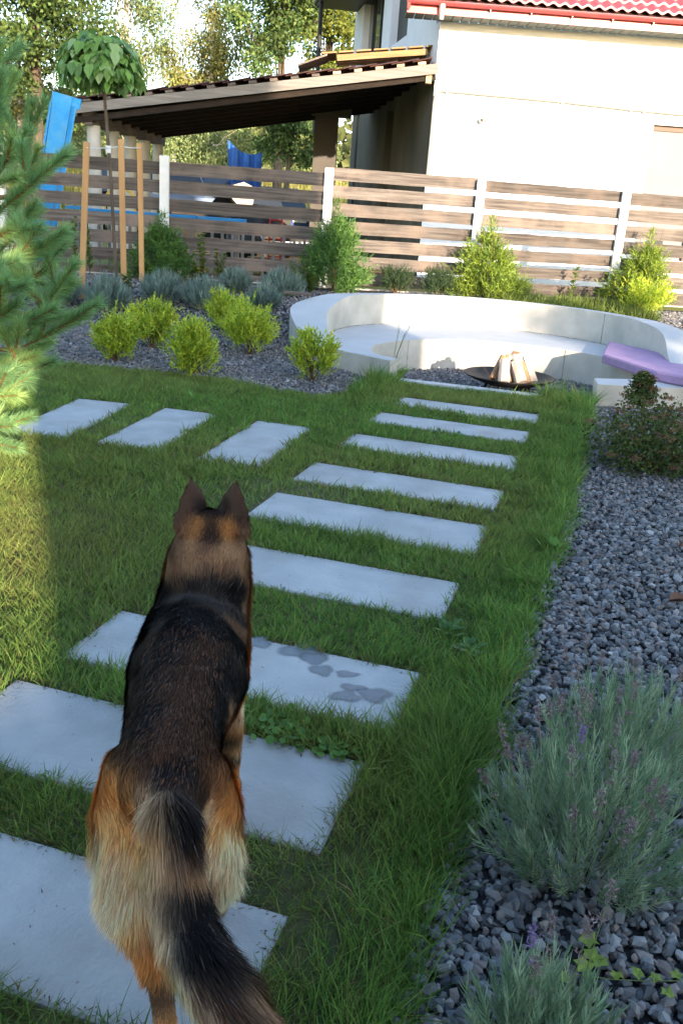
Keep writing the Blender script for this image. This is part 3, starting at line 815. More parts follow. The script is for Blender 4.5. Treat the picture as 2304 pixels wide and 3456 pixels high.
# ------------------------------------------------------------------ white house
HC = np.array([1.09, 17.5]); HR = np.array([9.5, 17.75]); HB = np.array([-.30, 25.5])
house = empty('white_house', (HC[0], HC[1], .3), 0, 'white plastered two-storey house with red metal roof behind the fence', 'house')
hin = Vector((HC[0], HC[1], .3))
def hb(name, m, mb, smooth=False):
    mb.v = [tuple(Vector(v) - hin) for v in mb.v]
    return mb.build(name, m, house, smooth)
ZE = 4.67
dF = (HR - HC) / np.linalg.norm(HR - HC); nF = np.array([dF[1], -dF[0]])      # front normal towards camera
dS = (HB - HC) / np.linalg.norm(HB - HC); nS = np.array([-dS[1], dS[0]])      # side normal towards -x
def wallbox(p, d, n, s0, s1, z0, z1, th, out=0.):
    """box lying in a wall: along d from s0 to s1, thickness th inward from the face pushed out by out"""
    a = p + d * s0 + n * out; b_ = p + d * s1 + n * out
    q = [a, b_, b_ - n * th, a - n * th]
    return [tuple(x) for x in q], z0, z1
def pb(mb, *a):
    poly, z0, z1 = wallbox(*a)
    ar = sum(poly[i][0] * poly[(i + 1) % 4][1] - poly[(i + 1) % 4][0] * poly[i][1] for i in range(4))
    if ar < 0: poly = poly[::-1]
    return mb.prism(poly, z0, z1)
# window opening in the front wall
def sF(px, py):
    q = onplane(px, py, (HC[0], HC[1], 0), np.array([nF[0], nF[1], 0])); return float((q[:2] - HC) @ dF), float(q[2])
wl, wz1 = sF(2205, 420); wr = wl + 1.35; wz0 = 1.0
m = MB()
pb(m, HC, dF, nF, 0, wl, .1, ZE, .3); pb(m, HC, dF, nF, wl, wr, wz1, ZE, .3); pb(m, HC, dF, nF, wl, wr, .1, wz0, .3); pb(m, HC, dF, nF, wr, 8.4, .1, ZE, .3)
hb('wall', WHITE_PLASTER, m)
# side wall: upper part plastered, lower part raw grey render
def sS(px, py):
    q = onplane(px, py, (HC[0], HC[1], 0), np.array([nS[0], nS[1], 0])); return float((q[:2] - HC) @ dS), float(q[2])
ZM = 3.9
slitL, _ = sS(1320, 60); slitR, zs = sS(1372, 118)
s_a, s_b = min(slitL, slitR), max(slitL, slitR)
gdR, zg = sS(1284, 185); gdL, _ = sS(1192, 185); g_a, g_b = min(gdR, gdL), max(gdR, gdL)
HSL = 8.3
ZU = 6.6
for sa_, sb_, za_, zb_ in ((.302, s_a, ZM, ZU), (s_a, s_b, ZM, zs), (s_b, g_a, ZM, ZU), (g_b, HSL, ZM, ZU), (0, .30, ZM, ZE)):
    m = MB(); pb(m, HC, dS, nS, sa_, sb_, za_, zb_, .3); hb('upper_side_wall', SHADE_PLASTER, m)
m = MB()
w1 = sorted([sS(1190, 400)[0], sS(1212, 400)[0]]); w2 = sorted([sS(1305, 390)[0], sS(1328, 390)[0]])
zt1 = sS(1200, 392)[1]; zt2 = sS(1315, 370)[1]
pb(m, HC, dS, nS, .302, w2[0], .1, ZM - .002, .3); pb(m, HC, dS, nS, w2[0], w2[1], zt2, ZM - .002, .3); pb(m, HC, dS, nS, w2[1], w1[0], .1, ZM - .002, .3); pb(m, HC, dS, nS, w1[0], w1[1], zt1, ZM - .002, .3); pb(m, HC, dS, nS, w1[1], HSL, .1, ZM - .002, .3)
pb(m, HC, dS, nS, w2[0], w2[1], .1, .6, .3); pb(m, HC, dS, nS, w1[0], w1[1], .1, .6, .3)
hb('lower_side_wall', GREY_RENDER, m)
m = MB(); pb(m, HC, dS, nS, 0.02, .30, .1, ZM - .002, .3, -.001); hb('corner_wall', GREY_RENDER, m)
for ws, zt in ((w1, zt1), (w2, zt2)):
    m = MB(); pb(m, HC, dS, nS, ws[0], ws[1], .6, zt, .04, -.2); f = hb('narrow_window', GLASS, m)
# slit window upstairs and glazed balcony door
m = MB(); pb(m, HC, dS, nS, s_a, s_b, zs, ZU, .05, -.16); f = hb('slit_window', DARK_FRAME, m)
m = MB(); pb(m, HC, dS, nS, g_a, g_b, ZM, ZU, .05, -.16); f = hb('balcony_door', GLASS, m)
nb = 5
for k in range(nb):
    s = g_a + (g_b - g_a) * k / (nb - 1)
    m = MB(); pb(m, HC, dS, nS, max(s - .05, g_a), min(s + .05, g_b), ZM, ZU, .06, -.12); g = hb('frame', DARK_FRAME, m); g.parent = f
# front window
m = MB(); pb(m, HC, dF, nF, wl, wr, wz1 - .09, wz1, .08, -.10); pb(m, HC, dF, nF, wl, wl + .03, wz0, wz1 - .09, .08, -.10)
f = hb('window', BROWN_FRAME, m)
m = MB(); pb(m, HC, dF, nF, wl + .95, wl + 1.1, wz0, wz1 - .09, .10, -.06); g = hb('frame', BROWN_FRAME, m); g.parent = f
m = MB(); pb(m, HC, dF, nF, wl + .03, wl + .95, wz0, wz1 - .09, .02, -.13); g = hb('blind', CURTAIN, m); g.parent = f
m = MB(); pb(m, HC, dF, nF, wl + 1.1, wr, wz0, wz1 - .09, .02, -.13); g = hb('pane', GLASS, m); g.parent = f
# eave: soffit, fascia, gutter, roof
def fr(s, out, z): q = HC + dF * s + nF * out; return (q[0], q[1], z)
E0, E1, OV = -.62, 9.0, .55
nsl = 60
for k in range(nsl):
    s = E0 + (E1 - E0) * k / nsl; w = (E1 - E0) / nsl * .9
    if k > 52: break
    m = MB(); zz = ZE + .004
    m.add([fr(s, OV, zz - .005), fr(s + w, OV, zz - .005), fr(s + w, -.02, zz), fr(s, -.02, zz), fr(s, OV, zz + .02), fr(s + w, OV, zz + .02), fr(s + w, -.02, zz + .025), fr(s, -.02, zz + .025)],
          [(0, 1, 2, 3), (4, 7, 6, 5), (0, 4, 5, 1), (1, 5, 6, 2), (2, 6, 7, 3), (3, 7, 4, 0)])
    m.v = [tuple(Vector(v)) for v in m.v]; hb('soffit_board', SOFFIT, m)
m = MB(); m.add([fr(E0, OV + .002, ZE - .01), fr(E1, OV + .002, ZE - .01), fr(E1, OV + .03, ZE - .01), fr(E0, OV + .03, ZE - .01), fr(E0, OV + .002, ZE + .16), fr(E1, OV + .002, ZE + .16), fr(E1, OV + .03, ZE + .16), fr(E0, OV + .03, ZE + .16)],
                [(3, 2, 1, 0), (4, 5, 6, 7), (0, 1, 5, 4), (1, 2, 6, 5), (2, 3, 7, 6), (3, 0, 4, 7)]); hb('fascia', RED_GUTTER, m)
# half round gutter
m = MB(); n = 10
V = []; Fc = []
for s in np.linspace(E0, E1, 24):
    for k in range(n + 1):
        a = pi + pi * k / n; V.append(fr(s, OV + .10 + .065 * cos(a), ZE + .17 + .065 * sin(a)))
for i in range(23):
    for k in range(n): Fc.append((i * (n + 1) + k, i * (n + 1) + k + 1, (i + 1) * (n + 1) + k + 1, (i + 1) * (n + 1) + k))
m.add(V, Fc); hb('gutter', RED_ROOF, m, True)
for s in np.arange(.75, 8.6, .68):
    m = MB(); a = Vector(fr(s, OV + .035, ZE + .09)); b_ = Vector(fr(s, OV + .10, ZE + .10)); m.tube([a + Vector((0, 0, -.07)), a + Vector((0, -.01, 0)), b_], .012, 5); hb('gutter_bracket', STEEL, m)
a = Vector(fr(-.05, OV + .1, ZE + .13)); m = MB(); m.tube([a, a + Vector((0, 0, -.12)), a + Vector((0, .0, -.22))], [.06, .05, .04], 12); hb('gutter_outlet', STEEL, m)
# metal tile roof: wavy rows rising from the eave
pitch = radians(30); up = np.array([-nF[0] * cos(pitch), -nF[1] * cos(pitch), sin(pitch)])
nx, tile = 46, .20
for row in range(9):
    V = []; Fc = []; nn = 46 * 6
    for j, (u, lift) in enumerate(((0, 0.0), (0, .035), (.36, .0))):
        for i in range(nn + 1):
            s = E0 - .05 + i * (8.9 / nn); w = .022 * (1 + sin(2 * pi * s / .19)) * (1 if j else 1)
            base = np.array(fr(s, OV + .17, ZE + .21)); q = base + up * (row * .35 + u) + np.array([0, 0, w + lift + .0]); V.append(q)
    for j in range(2):
        for i in range(nn): Fc.append((j * (nn + 1) + i, j * (nn + 1) + i + 1, (j + 1) * (nn + 1) + i + 1, (j + 1) * (nn + 1) + i))
    m = MB(); m.add(V, Fc); hb('roof_tile_row', RED_ROOF, m, True)
# gable infill so the roof is a closed volume from the side
g0, g1 = np.array(fr(E0, OV + .12, ZE + .18)), np.array(fr(E1, OV + .12, ZE + .18))
m = MB(); t_ = np.array(up) * 3.2
m.add([g0, g1, g1 + t_, g0 + t_], [(0, 1, 2, 3)]); hb('roof', DARK_TILE, m)
m = MB(); m.add([fr(-.02, -.05, ZE + .03), fr(-.02, -3.0, ZE + .03), fr(-.02, -3.0, ZE + 1.9)], [(0, 1, 2)]); hb('gable', WHITE_PLASTER, m)
m = MB(); m.beam(fr(-.60, OV + .14, ZE + .12), tuple(np.array(fr(-.60, OV + .14, ZE + .12)) + t_), .05, .2); hb('verge_board', RED_GUTTER, m)
# conduit pipe on the front wall
def onF(px, py, out=.03):
    s, z = sF(px, py); return Vector(fr(s, out, z))
pts = [onF(1438, 600), onF(1450, 480), onF(1462, 345), onF(1468, 322), onF(1483, 310), onF(1505, 310), onF(1900, 347), onF(2100, 370), onF(2304, 390), onF(2450, 405)]
m = MB(); m.tube(pts, .017, 8); hb('conduit_pipe', mat('conduit', (.22, .22, .20), (.20, .20, .18), .5), m, True)
for px, py in ((1508, 311), (1897, 347), (2126, 373), (2170, 377), (1447, 572)):
    m = MB(); c_ = onF(px, py, .03); m.box(c_, (.04, .05, .075)); hb('pipe_clip', STEEL, m)
c_ = onF(1622, 407, 0); m = MB(); q = Vector((nF[0], nF[1], 0))
m.tube([c_, c_ + q * .05, c_ + q * .055, c_ + q * .10], [.065, .065, .05, .045], 16); hb('vent_cap', ASH_GREY, m, True)
m = MB(); m.tube([c_ + q * .1, c_ + q * .105], [.03, .03], 12); hb('vent_opening', DARK_FRAME, m)
# balcony roof with gutter and post above the carport
def onS(px, py, out): 
    q = onplane(px, py, (HC[0] + nS[0] * out, HC[1] + nS[1] * out, 0), np.array([nS[0], nS[1], 0])); return q
m = MB()
c0 = onS(1066, 26, 1.1)
dirS = np.array([dS[0], dS[1], 0]); nS3 = np.array([nS[0], nS[1], 0])
z_ = c0[2]
for zlo, zhi in ((0., .12),):
    P = [c0, c0 - nS3 * 1.3, c0 - nS3 * 1.3 - dirS * 4.2, c0 - dirS * 4.2]
    m.prism([tuple(p[:2]) for p in P], z_ + zlo, z_ + zhi)
hb('balcony_roof', DARK_FRAME, m)
m = MB(); m.tube([c0 + [0, 0, .1], c0 - dirS * 4.2 + [0, 0, .1]], .07, 8); hb('balcony_gutter', DARK_FRAME, m)
pp = onS(1078, 120, 1.05); m = MB(); m.tube([(pp[0], pp[1], z_), (pp[0], pp[1], 3.3)], .055, 8); hb('balcony_post', DARK_FRAME, m)

# ------------------------------------------------------------------ carport
CL = A(207, 352, 17.3); CRt = A(1478, 212, 17.3); CD = 6.4
car = empty('carport', (CL[0], CL[1], .3), 0, 'open lean-to shed with a sloping tiled roof against the left side of the house', 'carport')
cin = Vector((CL[0], CL[1], .3))
def cb(name, m, mb, parent=None, smooth=False):
    mb.v = [tuple(Vector(v) - cin) for v in mb.v]
    return mb.build(name, m, parent or car, smooth)
sl_ = (CRt - CL); sl_n = sl_ / np.linalg.norm(sl_); upn = np.cross(sl_n, [0, 1, 0]); upn = upn if upn[2] > 0 else -upn
Lr = np.linalg.norm(sl_)
m = MB(); m.beam(CL - upn * .09, CRt - upn * .09, .035, .16, up=tuple(upn)); cb('fascia_board', FASCIA_WOOD, m)
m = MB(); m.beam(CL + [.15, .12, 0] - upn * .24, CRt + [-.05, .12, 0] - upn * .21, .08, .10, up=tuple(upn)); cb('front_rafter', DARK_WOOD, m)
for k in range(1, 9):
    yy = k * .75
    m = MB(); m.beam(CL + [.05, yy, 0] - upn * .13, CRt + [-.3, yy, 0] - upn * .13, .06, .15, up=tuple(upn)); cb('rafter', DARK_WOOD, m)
# boarding
m = MB(); a = CL - upn * .045; b_ = CRt - upn * .045
xr = lambda t, yy: np.array([CL[0] + (min(CRt[0] - yy * .19, CRt[0]) - CL[0]) * t, CL[1] + yy, 0])
def rp(t, yy, h):
    x = CL[0] + (CRt[0] - .19 * yy - CL[0]) * t; tt = (x - CL[0]) / sl_[0]
    return np.array([x, CL[1] + yy, CL[2] + sl_[2] * tt + h])
P = [rp(0, .02, -.05), rp(1, .02, -.05), rp(1, CD, -.05), rp(0, CD, -.05), rp(0, .02, -.025), rp(1, .02, -.025), rp(1, CD, -.025), rp(0, CD, -.025)]
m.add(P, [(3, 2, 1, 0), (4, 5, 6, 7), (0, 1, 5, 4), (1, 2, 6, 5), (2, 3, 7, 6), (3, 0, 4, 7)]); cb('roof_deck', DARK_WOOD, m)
# battens and tile courses climbing the slope
NB = 18
for k in range(NB):
    t = (k + .25) / NB; p = CL + sl_ * t
    m = MB(); m.beam(p + upn * .018 + [0, -.03, 0], p + upn * .018 + [0, CD if t < .8 else CD - 1.2, 0], .13, .045, up=tuple(upn)); cb('batten', LIGHT_BOARD if k > 12 else FENCE_WOOD, m)
    a = CL + sl_ * (k / NB - .01) + upn * .048; e = CL + sl_ * min((k + 1.12) / NB, .985) + upn * .07
    V = []; Fc = []
    ny = 60
    yl = CD if t < .8 else CD - 1.2
    for j in range(ny + 1):
        y = -.02 + yl * j / ny; w = .022 * sin(2 * pi * j / 5)
        V += [a + [0, y, w], e + [0, y, w + .012], a + [0, y, w + .014], e + [0, y, w + .026]]
    for j in range(ny):
        q = 4 * j; Fc += [(q, q + 4, q + 5, q + 1), (q + 2, q + 3, q + 7, q + 6), (q, q + 2, q + 6, q + 4), (q + 1, q + 5, q + 7, q + 3)]
    Fc += [(0, 1, 3, 2), (4 * ny, 4 * ny + 2, 4 * ny + 3, 4 * ny + 1)]
    m = MB(); m.add(V, Fc); cb('tile_course', DARK_TILE, m)
# side beam, columns
bx = CL[0] + .42
m = MB(); m.beam((bx, CL[1] + .12, CL[2] - .18), (bx, CL[1] + CD, CL[2] - .18), .18, .22); cb('side_beam', FENCE_WOOD, m)
for k in range(5):
    yy = CL[1] + .35 + k * 1.35
    m = MB(); m.tube([(bx + .05, yy, .2), (bx + .05, yy, CL[2] - .29)], [.14, .12], 16); cb('column', ASH_GREY, m, None, True)
# end trimmer at the house and a pillar
q = A(1450, 257, 17.45); m = MB(); m.box((q[0] - .02, q[1], q[2]), (.10, .2, .25)); cb('beam_end', LIGHT_BOARD, m)
pl = A(1092, 600, 22.5); m = MB(); m.box((pl[0], pl[1], 1.9), (.52, .5, 3.3)); cb('pillar', mat('pillar_grey', (.12, .11, .10), (.10, .09, .085), .9, 3), m)
m = MB(); m.box((pl[0] + .1, pl[1] - .05, 3.55), (.9, .45, .22)); cb('cross_beam', GREY_RENDER, m)
# pallet lying on the carport roof
def pallet():
    o = empty('wooden_pallet', tuple(A(1290, 195, 18.0)), 0, 'sunlit wooden pallet lying on the carport roof by the house', 'pallet')
    base = Vector(o.location); o.rotation_euler = (0, -.13, .04)
    for i, (y, z, n_) in enumerate(((0, .09, 1), (.35, .09, 1), (.7, .09, 1))):
        m = MB(); m.box((0, y, z - .045), (1.62, .08, .10)); m.build('stringer', PALLET_WOOD, o)
    for k in range(7):
        m = MB(); m.box((-.95 + k * .31, .35, .125 + .0), (.26, .95, .024), ry=.0); m.build('deck_board', PALLET_WOOD, o)
    m = MB(); m.box((-1.25, .30, .02), (.55, .95, .03), ry=-.25); m.build('loose_board', FENCE_WOOD, o)
pallet()

# ------------------------------------------------------------------ yard things behind the fence
# leaning blue plank structure at the left
def blue_frame():
    b0 = A(125, 880, 15.6); t0 = A(215, 318, 15.6)
    r = empty('leaning_blue_board', tuple(b0 - np.array([0, 0, .1])), 0, 'tall bright blue painted wooden trough leaning by the left end of the fence', 'blue board')
    b0v, t0v = Vector(b0), Vector(t0)
    d = (t0v - b0v); L_ = d.length; d = d.normalized(); side = Vector((1, 0, 0)); side = (side - d * side.dot(d)).normalized(); nn = side.cross(d)
    def plank(name, off_s, w, th, off_n, rot=0, l0=0, l1=1, taper=1):
        P = []; o_ = Vector(r.location)
        s2 = (side * cos(rot) + nn * sin(rot)); n2 = (nn * cos(rot) - side * sin(rot))
        for t in (l0, l1):
            ww = w * (1 if t == l1 else taper)
            c = b0v + d * L_ * t + side * off_s + nn * off_n - o_
            for a, b_ in ((-1, -1), (1, -1), (1, 1), (-1, 1)): P.append(c + s2 * a * ww / 2 + n2 * b_ * th / 2)
        mesh_obj(name, P, [(0, 1, 2, 3), (7, 6, 5, 4), (0, 4, 5, 1), (1, 5, 6, 2), (2, 6, 7, 3), (3, 7, 4, 0)], BLUE_PAINT, r)
    plank('face_board', 0, .30, .03, 0, 0, -.1, 1.0, .85)
    plank('side_board', .215, .17, .03, .075, .95, -.1, .95, .85)
    plank('edge_board', -.165, .03, .09, .0, 0, .0, .94)
    plank('cap_board', .05, .46, .05, -.03, 0, .94, 1.0)
blue_frame()
def blue_table():
    a = A(228, 703, 15.0); b_ = A(832, 745, 15.3)
    r = empty('blue_trestle_bench', (a[0], a[1], .35), 0, 'long narrow bench with a bright blue top behind the fence', 'bench')
    o_ = Vector(r.location)
    m = MB(); a, b_ = Vector(a) - o_, Vector(b_) - o_
    for k, (t0, t1, dz) in enumerate(((0, .08, .02), (.085, .72, 0), (.725, 1, -.005))):
        m = MB(); m.beam(a.lerp(b_, t0) + Vector((0, 0, dz)), a.lerp(b_, t1) + Vector((0, 0, dz)), .3, .045); m.build('top_board', BLUE_PAINT, r)
    for t in (.06, .3, .62, .95):
        p = a.lerp(b_, t); m = MB(); m.box((p.x, p.y, (p.z) / 2 - .02), (.06, .2, p.z - .02)); m.build('leg', PICKET, r)
blue_table()
def pickets():
    r = empty('picket_rail', (-2.6, 15.15, .35), 0, 'low weathered grey picket barrier behind the fence under the blue bench', 'barrier')
    for k in range(24):
        x = -1.6 + k * .165
        if 9 < k < 11: continue
        m = MB(); m.box((x, 0, .42 + .01 * random.random()), (.045, .03, .84)); m.build('picket', PICKET, r)
    for z in (.25, .72):
        m = MB(); m.box((.3, .03, z), (3.95, .03, .06)); m.build('rail', PICKET, r)
pickets()
def car_obj(loc, rz, paint, lab, cat='car', L_=4.2, W_=1.7, H_=1.45, van=False):
    r = empty('parked_car' if not van else 'parked_van', loc, rz, lab, 'car' if not van else 'van')
    # side profile, extruded with tumblehome: x forward is -y (front faces the camera)
    hood, roof = .88 * H_ / 1.45, H_
    prof = [(-L_ / 2, .35), (-L_ / 2, .72), (-L_ / 2 + .15, hood - .05), (-L_ / 2 + 1.05, hood + .05), (-L_ / 2 + 1.75, roof - .03), (-L_ / 2 + 2.1, roof), (L_ / 2 - 1.1, roof), (L_ / 2 - .35, hood + .12), (L_ / 2 - .05, hood), (L_ / 2, .4)]
    V = []; Fc = []; n = len(prof)
    for sx in (-1, -.97, .97, 1):
        for y, z in prof:
            w = W_ / 2 * (1 - .22 * max(0, (z - hood) / (roof - hood)))
            zz = z if abs(sx) == 1 else z + .02
            ww = w if abs(sx) == 1 else w * .93
            V.append((ww * (1 if sx > 0 else -1), y, zz))
    for k in range(3):
        for i in range(n):
            j = (i + 1) % n; Fc.append((k * n + i, k * n + j, (k + 1) * n + j, (k + 1) * n + i))
    Fc += [tuple(range(n)), tuple(reversed(range(3 * n, 4 * n)))]
    mesh_obj('body', V, Fc, paint, r)
    def quad(name, pts, m_): 
        return mesh_obj(name, pts, [tuple(range(len(pts)))], m_, r)
    y0, y1 = -L_ / 2 + 1.08, -L_ / 2 + 1.72; w0, w1 = W_ / 2 * .9, W_ / 2 * .74
    quad('windscreen', [(-w0, y0 - .03, hood + .10), (w0, y0 - .03, hood + .10), (w1, y1 - .03, roof - .03), (-w1, y1 - .03, roof - .03)], GLASS)
    for s in (-1, 1):
        quad('side_window', [(s * (W_ / 2 * .985), y0 + .2, hood + .08), (s * (W_ / 2 * .985), L_ / 2 - 1.0, hood + .08), (s * (W_ / 2 * .85), L_ / 2 - 1.3, roof - .1), (s * (W_ / 2 * .85), y1 + .1, roof - .1)], GLASS)
        MB().box((s * (W_ / 2 - .25), -L_ / 2 - .01, .68), (.34, .05, .14), bev=.01).build('headlight', HEADLAMP, r)
        for yy in (-L_ / 2 + .8, L_ / 2 - .8):
            wv = MB().tube([(s * (W_ / 2 - .2), yy, .31), (s * (W_ / 2 + .01), yy, .31)], [.31, .31], 18).build('wheel', RUBBER, r)
            MB().tube([(s * (W_ / 2 + .011), yy, .31), (s * (W_ / 2 + .02), yy, .31)], [.19, .17], 14).build('rim', STEEL, wv)
    MB().box((0, -L_ / 2 - .02, .60), (W_ * .45, .04, .13)).build('grille', DARK_FRAME, r)
    MB().box((0, -L_ / 2 - .03, .42), (W_ * .98, .10, .16), bev=.02).build('bumper', paint, r)
    MB().box((0, -L_ / 2 - .085, .46), (.5, .01, .1)).build('number_plate', WHITE_PAINT, r)
    return r
gz = lambda x, y: float(terrain(x, y))
p = A(925, 640, 25.5); car_obj((p[0], p[1], gz(p[0], p[1]) - .15), .12, CAR_BLUE, 'dark blue car facing the fence, between the blue tarp and the pillar', H_=1.40)
p = A(640, 660, 25); car_obj((p[0] - .6, p[1], gz(0, 25) - .1), .35, CAR_SILVER, 'pale silver-blue van partly hidden by a white fence post', van=True, H_=1.7, L_=4.6, W_=1.8)
p = A(430, 660, 24); car_obj((p[0], p[1], gz(0, 24) - .1), .2, CAR_BLACK, 'black car seen through the fence behind the three stakes', H_=1.55)
p = A(740, 650, 27); car_obj((p[0], p[1], gz(0, 27) - .1), .5, CAR_BLACK, 'black car roof seen through the fence left of the blue tarp', H_=1.5)
# hanging tarp
def tarp():
    c = [A(768, 470, 26.5), A(884, 515, 26.5), A(880, 660, 26.5), A(770, 660, 26.5)]
    nx_, nz_ = 24, 14; V = []; Fc = []
    for j in range(nz_ + 1):
        for i in range(nx_ + 1):
            u, v = i / nx_, j / nz_
            top = c[0] * (1 - u) + c[1] * u; bot = c[3] * (1 - u) + c[2] * u
            top = top - np.array([0, 0, .18 * sin(pi * u)]); p = top * (1 - v) + bot * v
            V.append(p + np.array([0, .06 * sin(u * 19 + v * 2) + .04 * sin(u * 37), 0]))
    for j in range(nz_):
        for i in range(nx_): a = j * (nx_ + 1) + i; Fc.append((a, a + nx_ + 1, a + nx_ + 2, a + 1))
    o = mesh_obj('blue_tarp', V, Fc, BLUE_TARP, smooth=True); tag(o, 'blue tarpaulin hanging between the trees behind the fence', 'tarp')
tarp()
def crumple(name, c, size, m_, lab, cat, seed=0):
    bv, bf = ico(); me = bpy.data.meshes.new(name)
    # subdivide twice
    V = [Vector(v) for v in bv]; Fc = [tuple(f) for f in bf]
    for _ in range(3):
        cache = {}; nf = []
        def midp(a, b_):
            k = (min(a, b_), max(a, b_))
            if k not in cache: V.append(((V[a] + V[b_]) / 2).normalized()); cache[k] = len(V) - 1
            return cache[k]
        for a, b_, c_ in Fc:
            x, y, z = midp(a, b_), midp(b_, c_), midp(c_, a); nf += [(a, x, z), (b_, y, x), (c_, z, y), (x, y, z)]
        Fc = nf
    P = []
    for v in V:
        s = 1 + .22 * mnoise.noise(v * 1.6 + Vector((seed, 0, 0))) + .08 * mnoise.noise(v * 5 + Vector((seed, 3, 0)))
        P.append((v.x * size[0] * s, v.y * size[1] * s, max(v.z, -.7) * size[2] * s))
    o = mesh_obj(name, P, Fc, m_, smooth=True); o.location = c; tag(o, lab, cat); return o
p = A(870, 730, 17.5); crumple('covered_heap', (p[0], 17.5, .85), (.62, .5, .55), BLACK_PLASTIC, 'heap covered with crumpled black plastic left of the second fence post', 'covered heap', 1)
p = A(760, 660, 19.5); crumple('black_sack', (p[0], 19.5, 1.0), (.42, .4, .55), BLACK_PLASTIC, 'black sack standing behind the blue bench', 'sack', 4)
p = A(555, 800, 16.3); crumple('black_bag', (p[0], 16.3, .6), (.3, .3, .3), BLACK_PLASTIC, 'small black bag behind the first thuja', 'bag', 6)
# sawn slab of wood standing lit behind the fence
def sawn():
    p = A(820, 640, 20.5); r = empty('sawn_wood_slab', (p[0], p[1], gz(0, 20.5)), 0, 'broad sawn slab of pale wood standing upright behind the fence', 'wood slab')
    pr = [(-.20, 0), (.20, 0), (.22, .9), (.24, 1.25), (.20, 1.42), (.02, 1.5), (-.22, 1.42), (-.26, 1.2), (-.2, .8)]
    V = [(x, -.04, z) for x, z in pr] + [(x, .04, z) for x, z in pr]; n = len(pr)
    mesh_obj('slab', V, [tuple(range(n)), tuple(reversed(range(n, 2 * n)))] + [(i, n + i, n + (i + 1) % n, (i + 1) % n) for i in range(n)], SPLIT_WOOD, r)
    bv = MB(); bv.box((0, -.02, .62), (.44, .12, .02)); bv.build('cross_strip', SPLIT_WARM, r)
sawn()
# stacks of boards and boxes
def stack(px, py, Y, n, L_, w, lab, rz=0., m_=LIGHT_BOARD, th=.035, name='board_stack', cat='board stack'):
    p = A(px, py, Y); z0 = gz(0, Y)
    r = empty(name, (p[0], Y, z0), rz, lab, cat)
    for k in range(n):
        m = MB(); m.box((random.uniform(-.06, .06), random.uniform(-.04, .04), .08 + k * (th + .012)), (L_ * random.uniform(.85, 1.05), w, th), rz=random.uniform(-.05, .05)); m.build('board', m_, r)
    for s in (-1, 1):
        m = MB(); m.box((s * L_ * .35, 0, .03), (.08, w * 1.1, .06)); m.build('bearer', m_, r)
stack(965, 720, 18.5, 12, 1.5, .5, 'stack of reddish boards between the black heap and the second post', .15)
stack(990, 850, 15.8, 5, 1.4, .35, 'low pile of yellow boards at the foot of the second fence post', -.1, PALLET_WOOD)
stack(640, 770, 17.0, 9, 1.2, .5, 'pile of planks behind the picket barrier', .3)
stack(1260, 945, 15.6, 3, 1.6, .3, 'thin pile of offcuts behind the fence near the house corner', .05, SPLIT_WARM)
def crate(px, py, Y, s, m_, lab, name='crate', cat='crate', z=None):
    p = A(px, py, Y); z0 = gz(0, Y) if z is None else z
    r = empty(name, (p[0], Y, z0), random.uniform(-.4, .4), lab, cat)
    for k in range(4):
        for ax in (0, 1):
            for sg in (-1, 1):
                h = s[2] / 4; m = MB()
                c = (sg * s[0] / 2, 0, h * (k + .5)) if ax == 0 else (0, sg * s[1] / 2, h * (k + .5))
                sz = (.02, s[1] - .025, h * .88) if ax == 0 else (s[0] + .02, .02, h * .88)
                m.box(c, sz); m.build('side_slat', m_, r)
    MB().box((0, 0, .02), (s[0] - .03, s[1] - .03, .02)).build('bottom', m_, r)
crate(705, 650, 20, (.5, .4, .95), LIGHT_BOARD, 'tall light wooden crate behind the blue bench')
crate(640, 655, 21, (.7, .4, .95), LIGHT_BOARD, 'wide wooden crate left of the tall one behind the fence')
crate(915, 710, 17.2, (.35, .35, .7), RAW_WOOD, 'yellowish crate right of the black heap')
crate(560, 865, 15.9, (.45, .3, .22), RED_PAINT, 'small red crate on the ground behind the picket barrier')
crate(505, 855, 15.7, (.3, .3, .25), TEAL, 'small teal crate left of the red one')
crate(660, 905, 15.4, (.34, .3, .2), YELLOW_PLASTIC, 'yellow crate low behind the fence left of the second post')
# white metal frame on the ground (trestle) and red hand truck
def frame_thing():
    p = A(975, 795, 16.4); r = empty('white_metal_frame', (p[0], 16.4, .36), 0, 'white tubular metal frame behind the fence left of the second post', 'metal frame')
    for a, b_ in (((-.55, 0, .75), (.45, 0, .70)), ((-.55, 0, .75), (-.42, .0, .5)), ((-.5, .1, .60), (.5, .1, .66)), ((-.42, 0, .5), (.4, .1, .55)), ((-.4, 0, .0), (-.45, 0, .75)), ((.4, 0, 0), (.42, 0, .7)), ((0, 0, .72), (.5, .2, .62))):
        MB().tube([a, b_], .018, 6).build('tube', WHITE_PAINT, r)
    p = A(925, 880, 15.6); r = empty('red_hand_truck', (p[0], 15.6, .36), 0, 'red hand truck behind the fence left of the second post', 'hand truck')
    for x in (-.1, .1): MB().tube([(x, 0, 0), (x, .05, .95)], .014, 6).build('upright', RED_PAINT, r)
    for z in (.08, .2, .32, .6, .9): MB().tube([(-.1, .02, z), (.1, .02, z)], .012, 6).build('crossbar', RED_PAINT, r)
    for x in (-.15, .15): MB().tube([(x - .02, .05, .09), (x + .02, .05, .09)], .09, 12).build('wheel', RUBBER, r)
    p = A(385, 640, 17.0)
    r = empty('yellow_hoop', (A(405, 690, 17)[0], 17.0, .36), 0, 'yellow hose hoop standing behind the stakes', 'hoop')
    pts = [(cos(a) * .28, .02 * sin(3 * a), .95 + sin(a) * .28) for a in np.linspace(0, 2 * pi, 20)]
    MB().tube(pts, .022, 6).build('ring', YELLOW_PLASTIC, r)
    MB().tube([(0, 0, 0), (0, 0, .68)], .02, 6).build('stand', DARK_FRAME, r)
frame_thing()

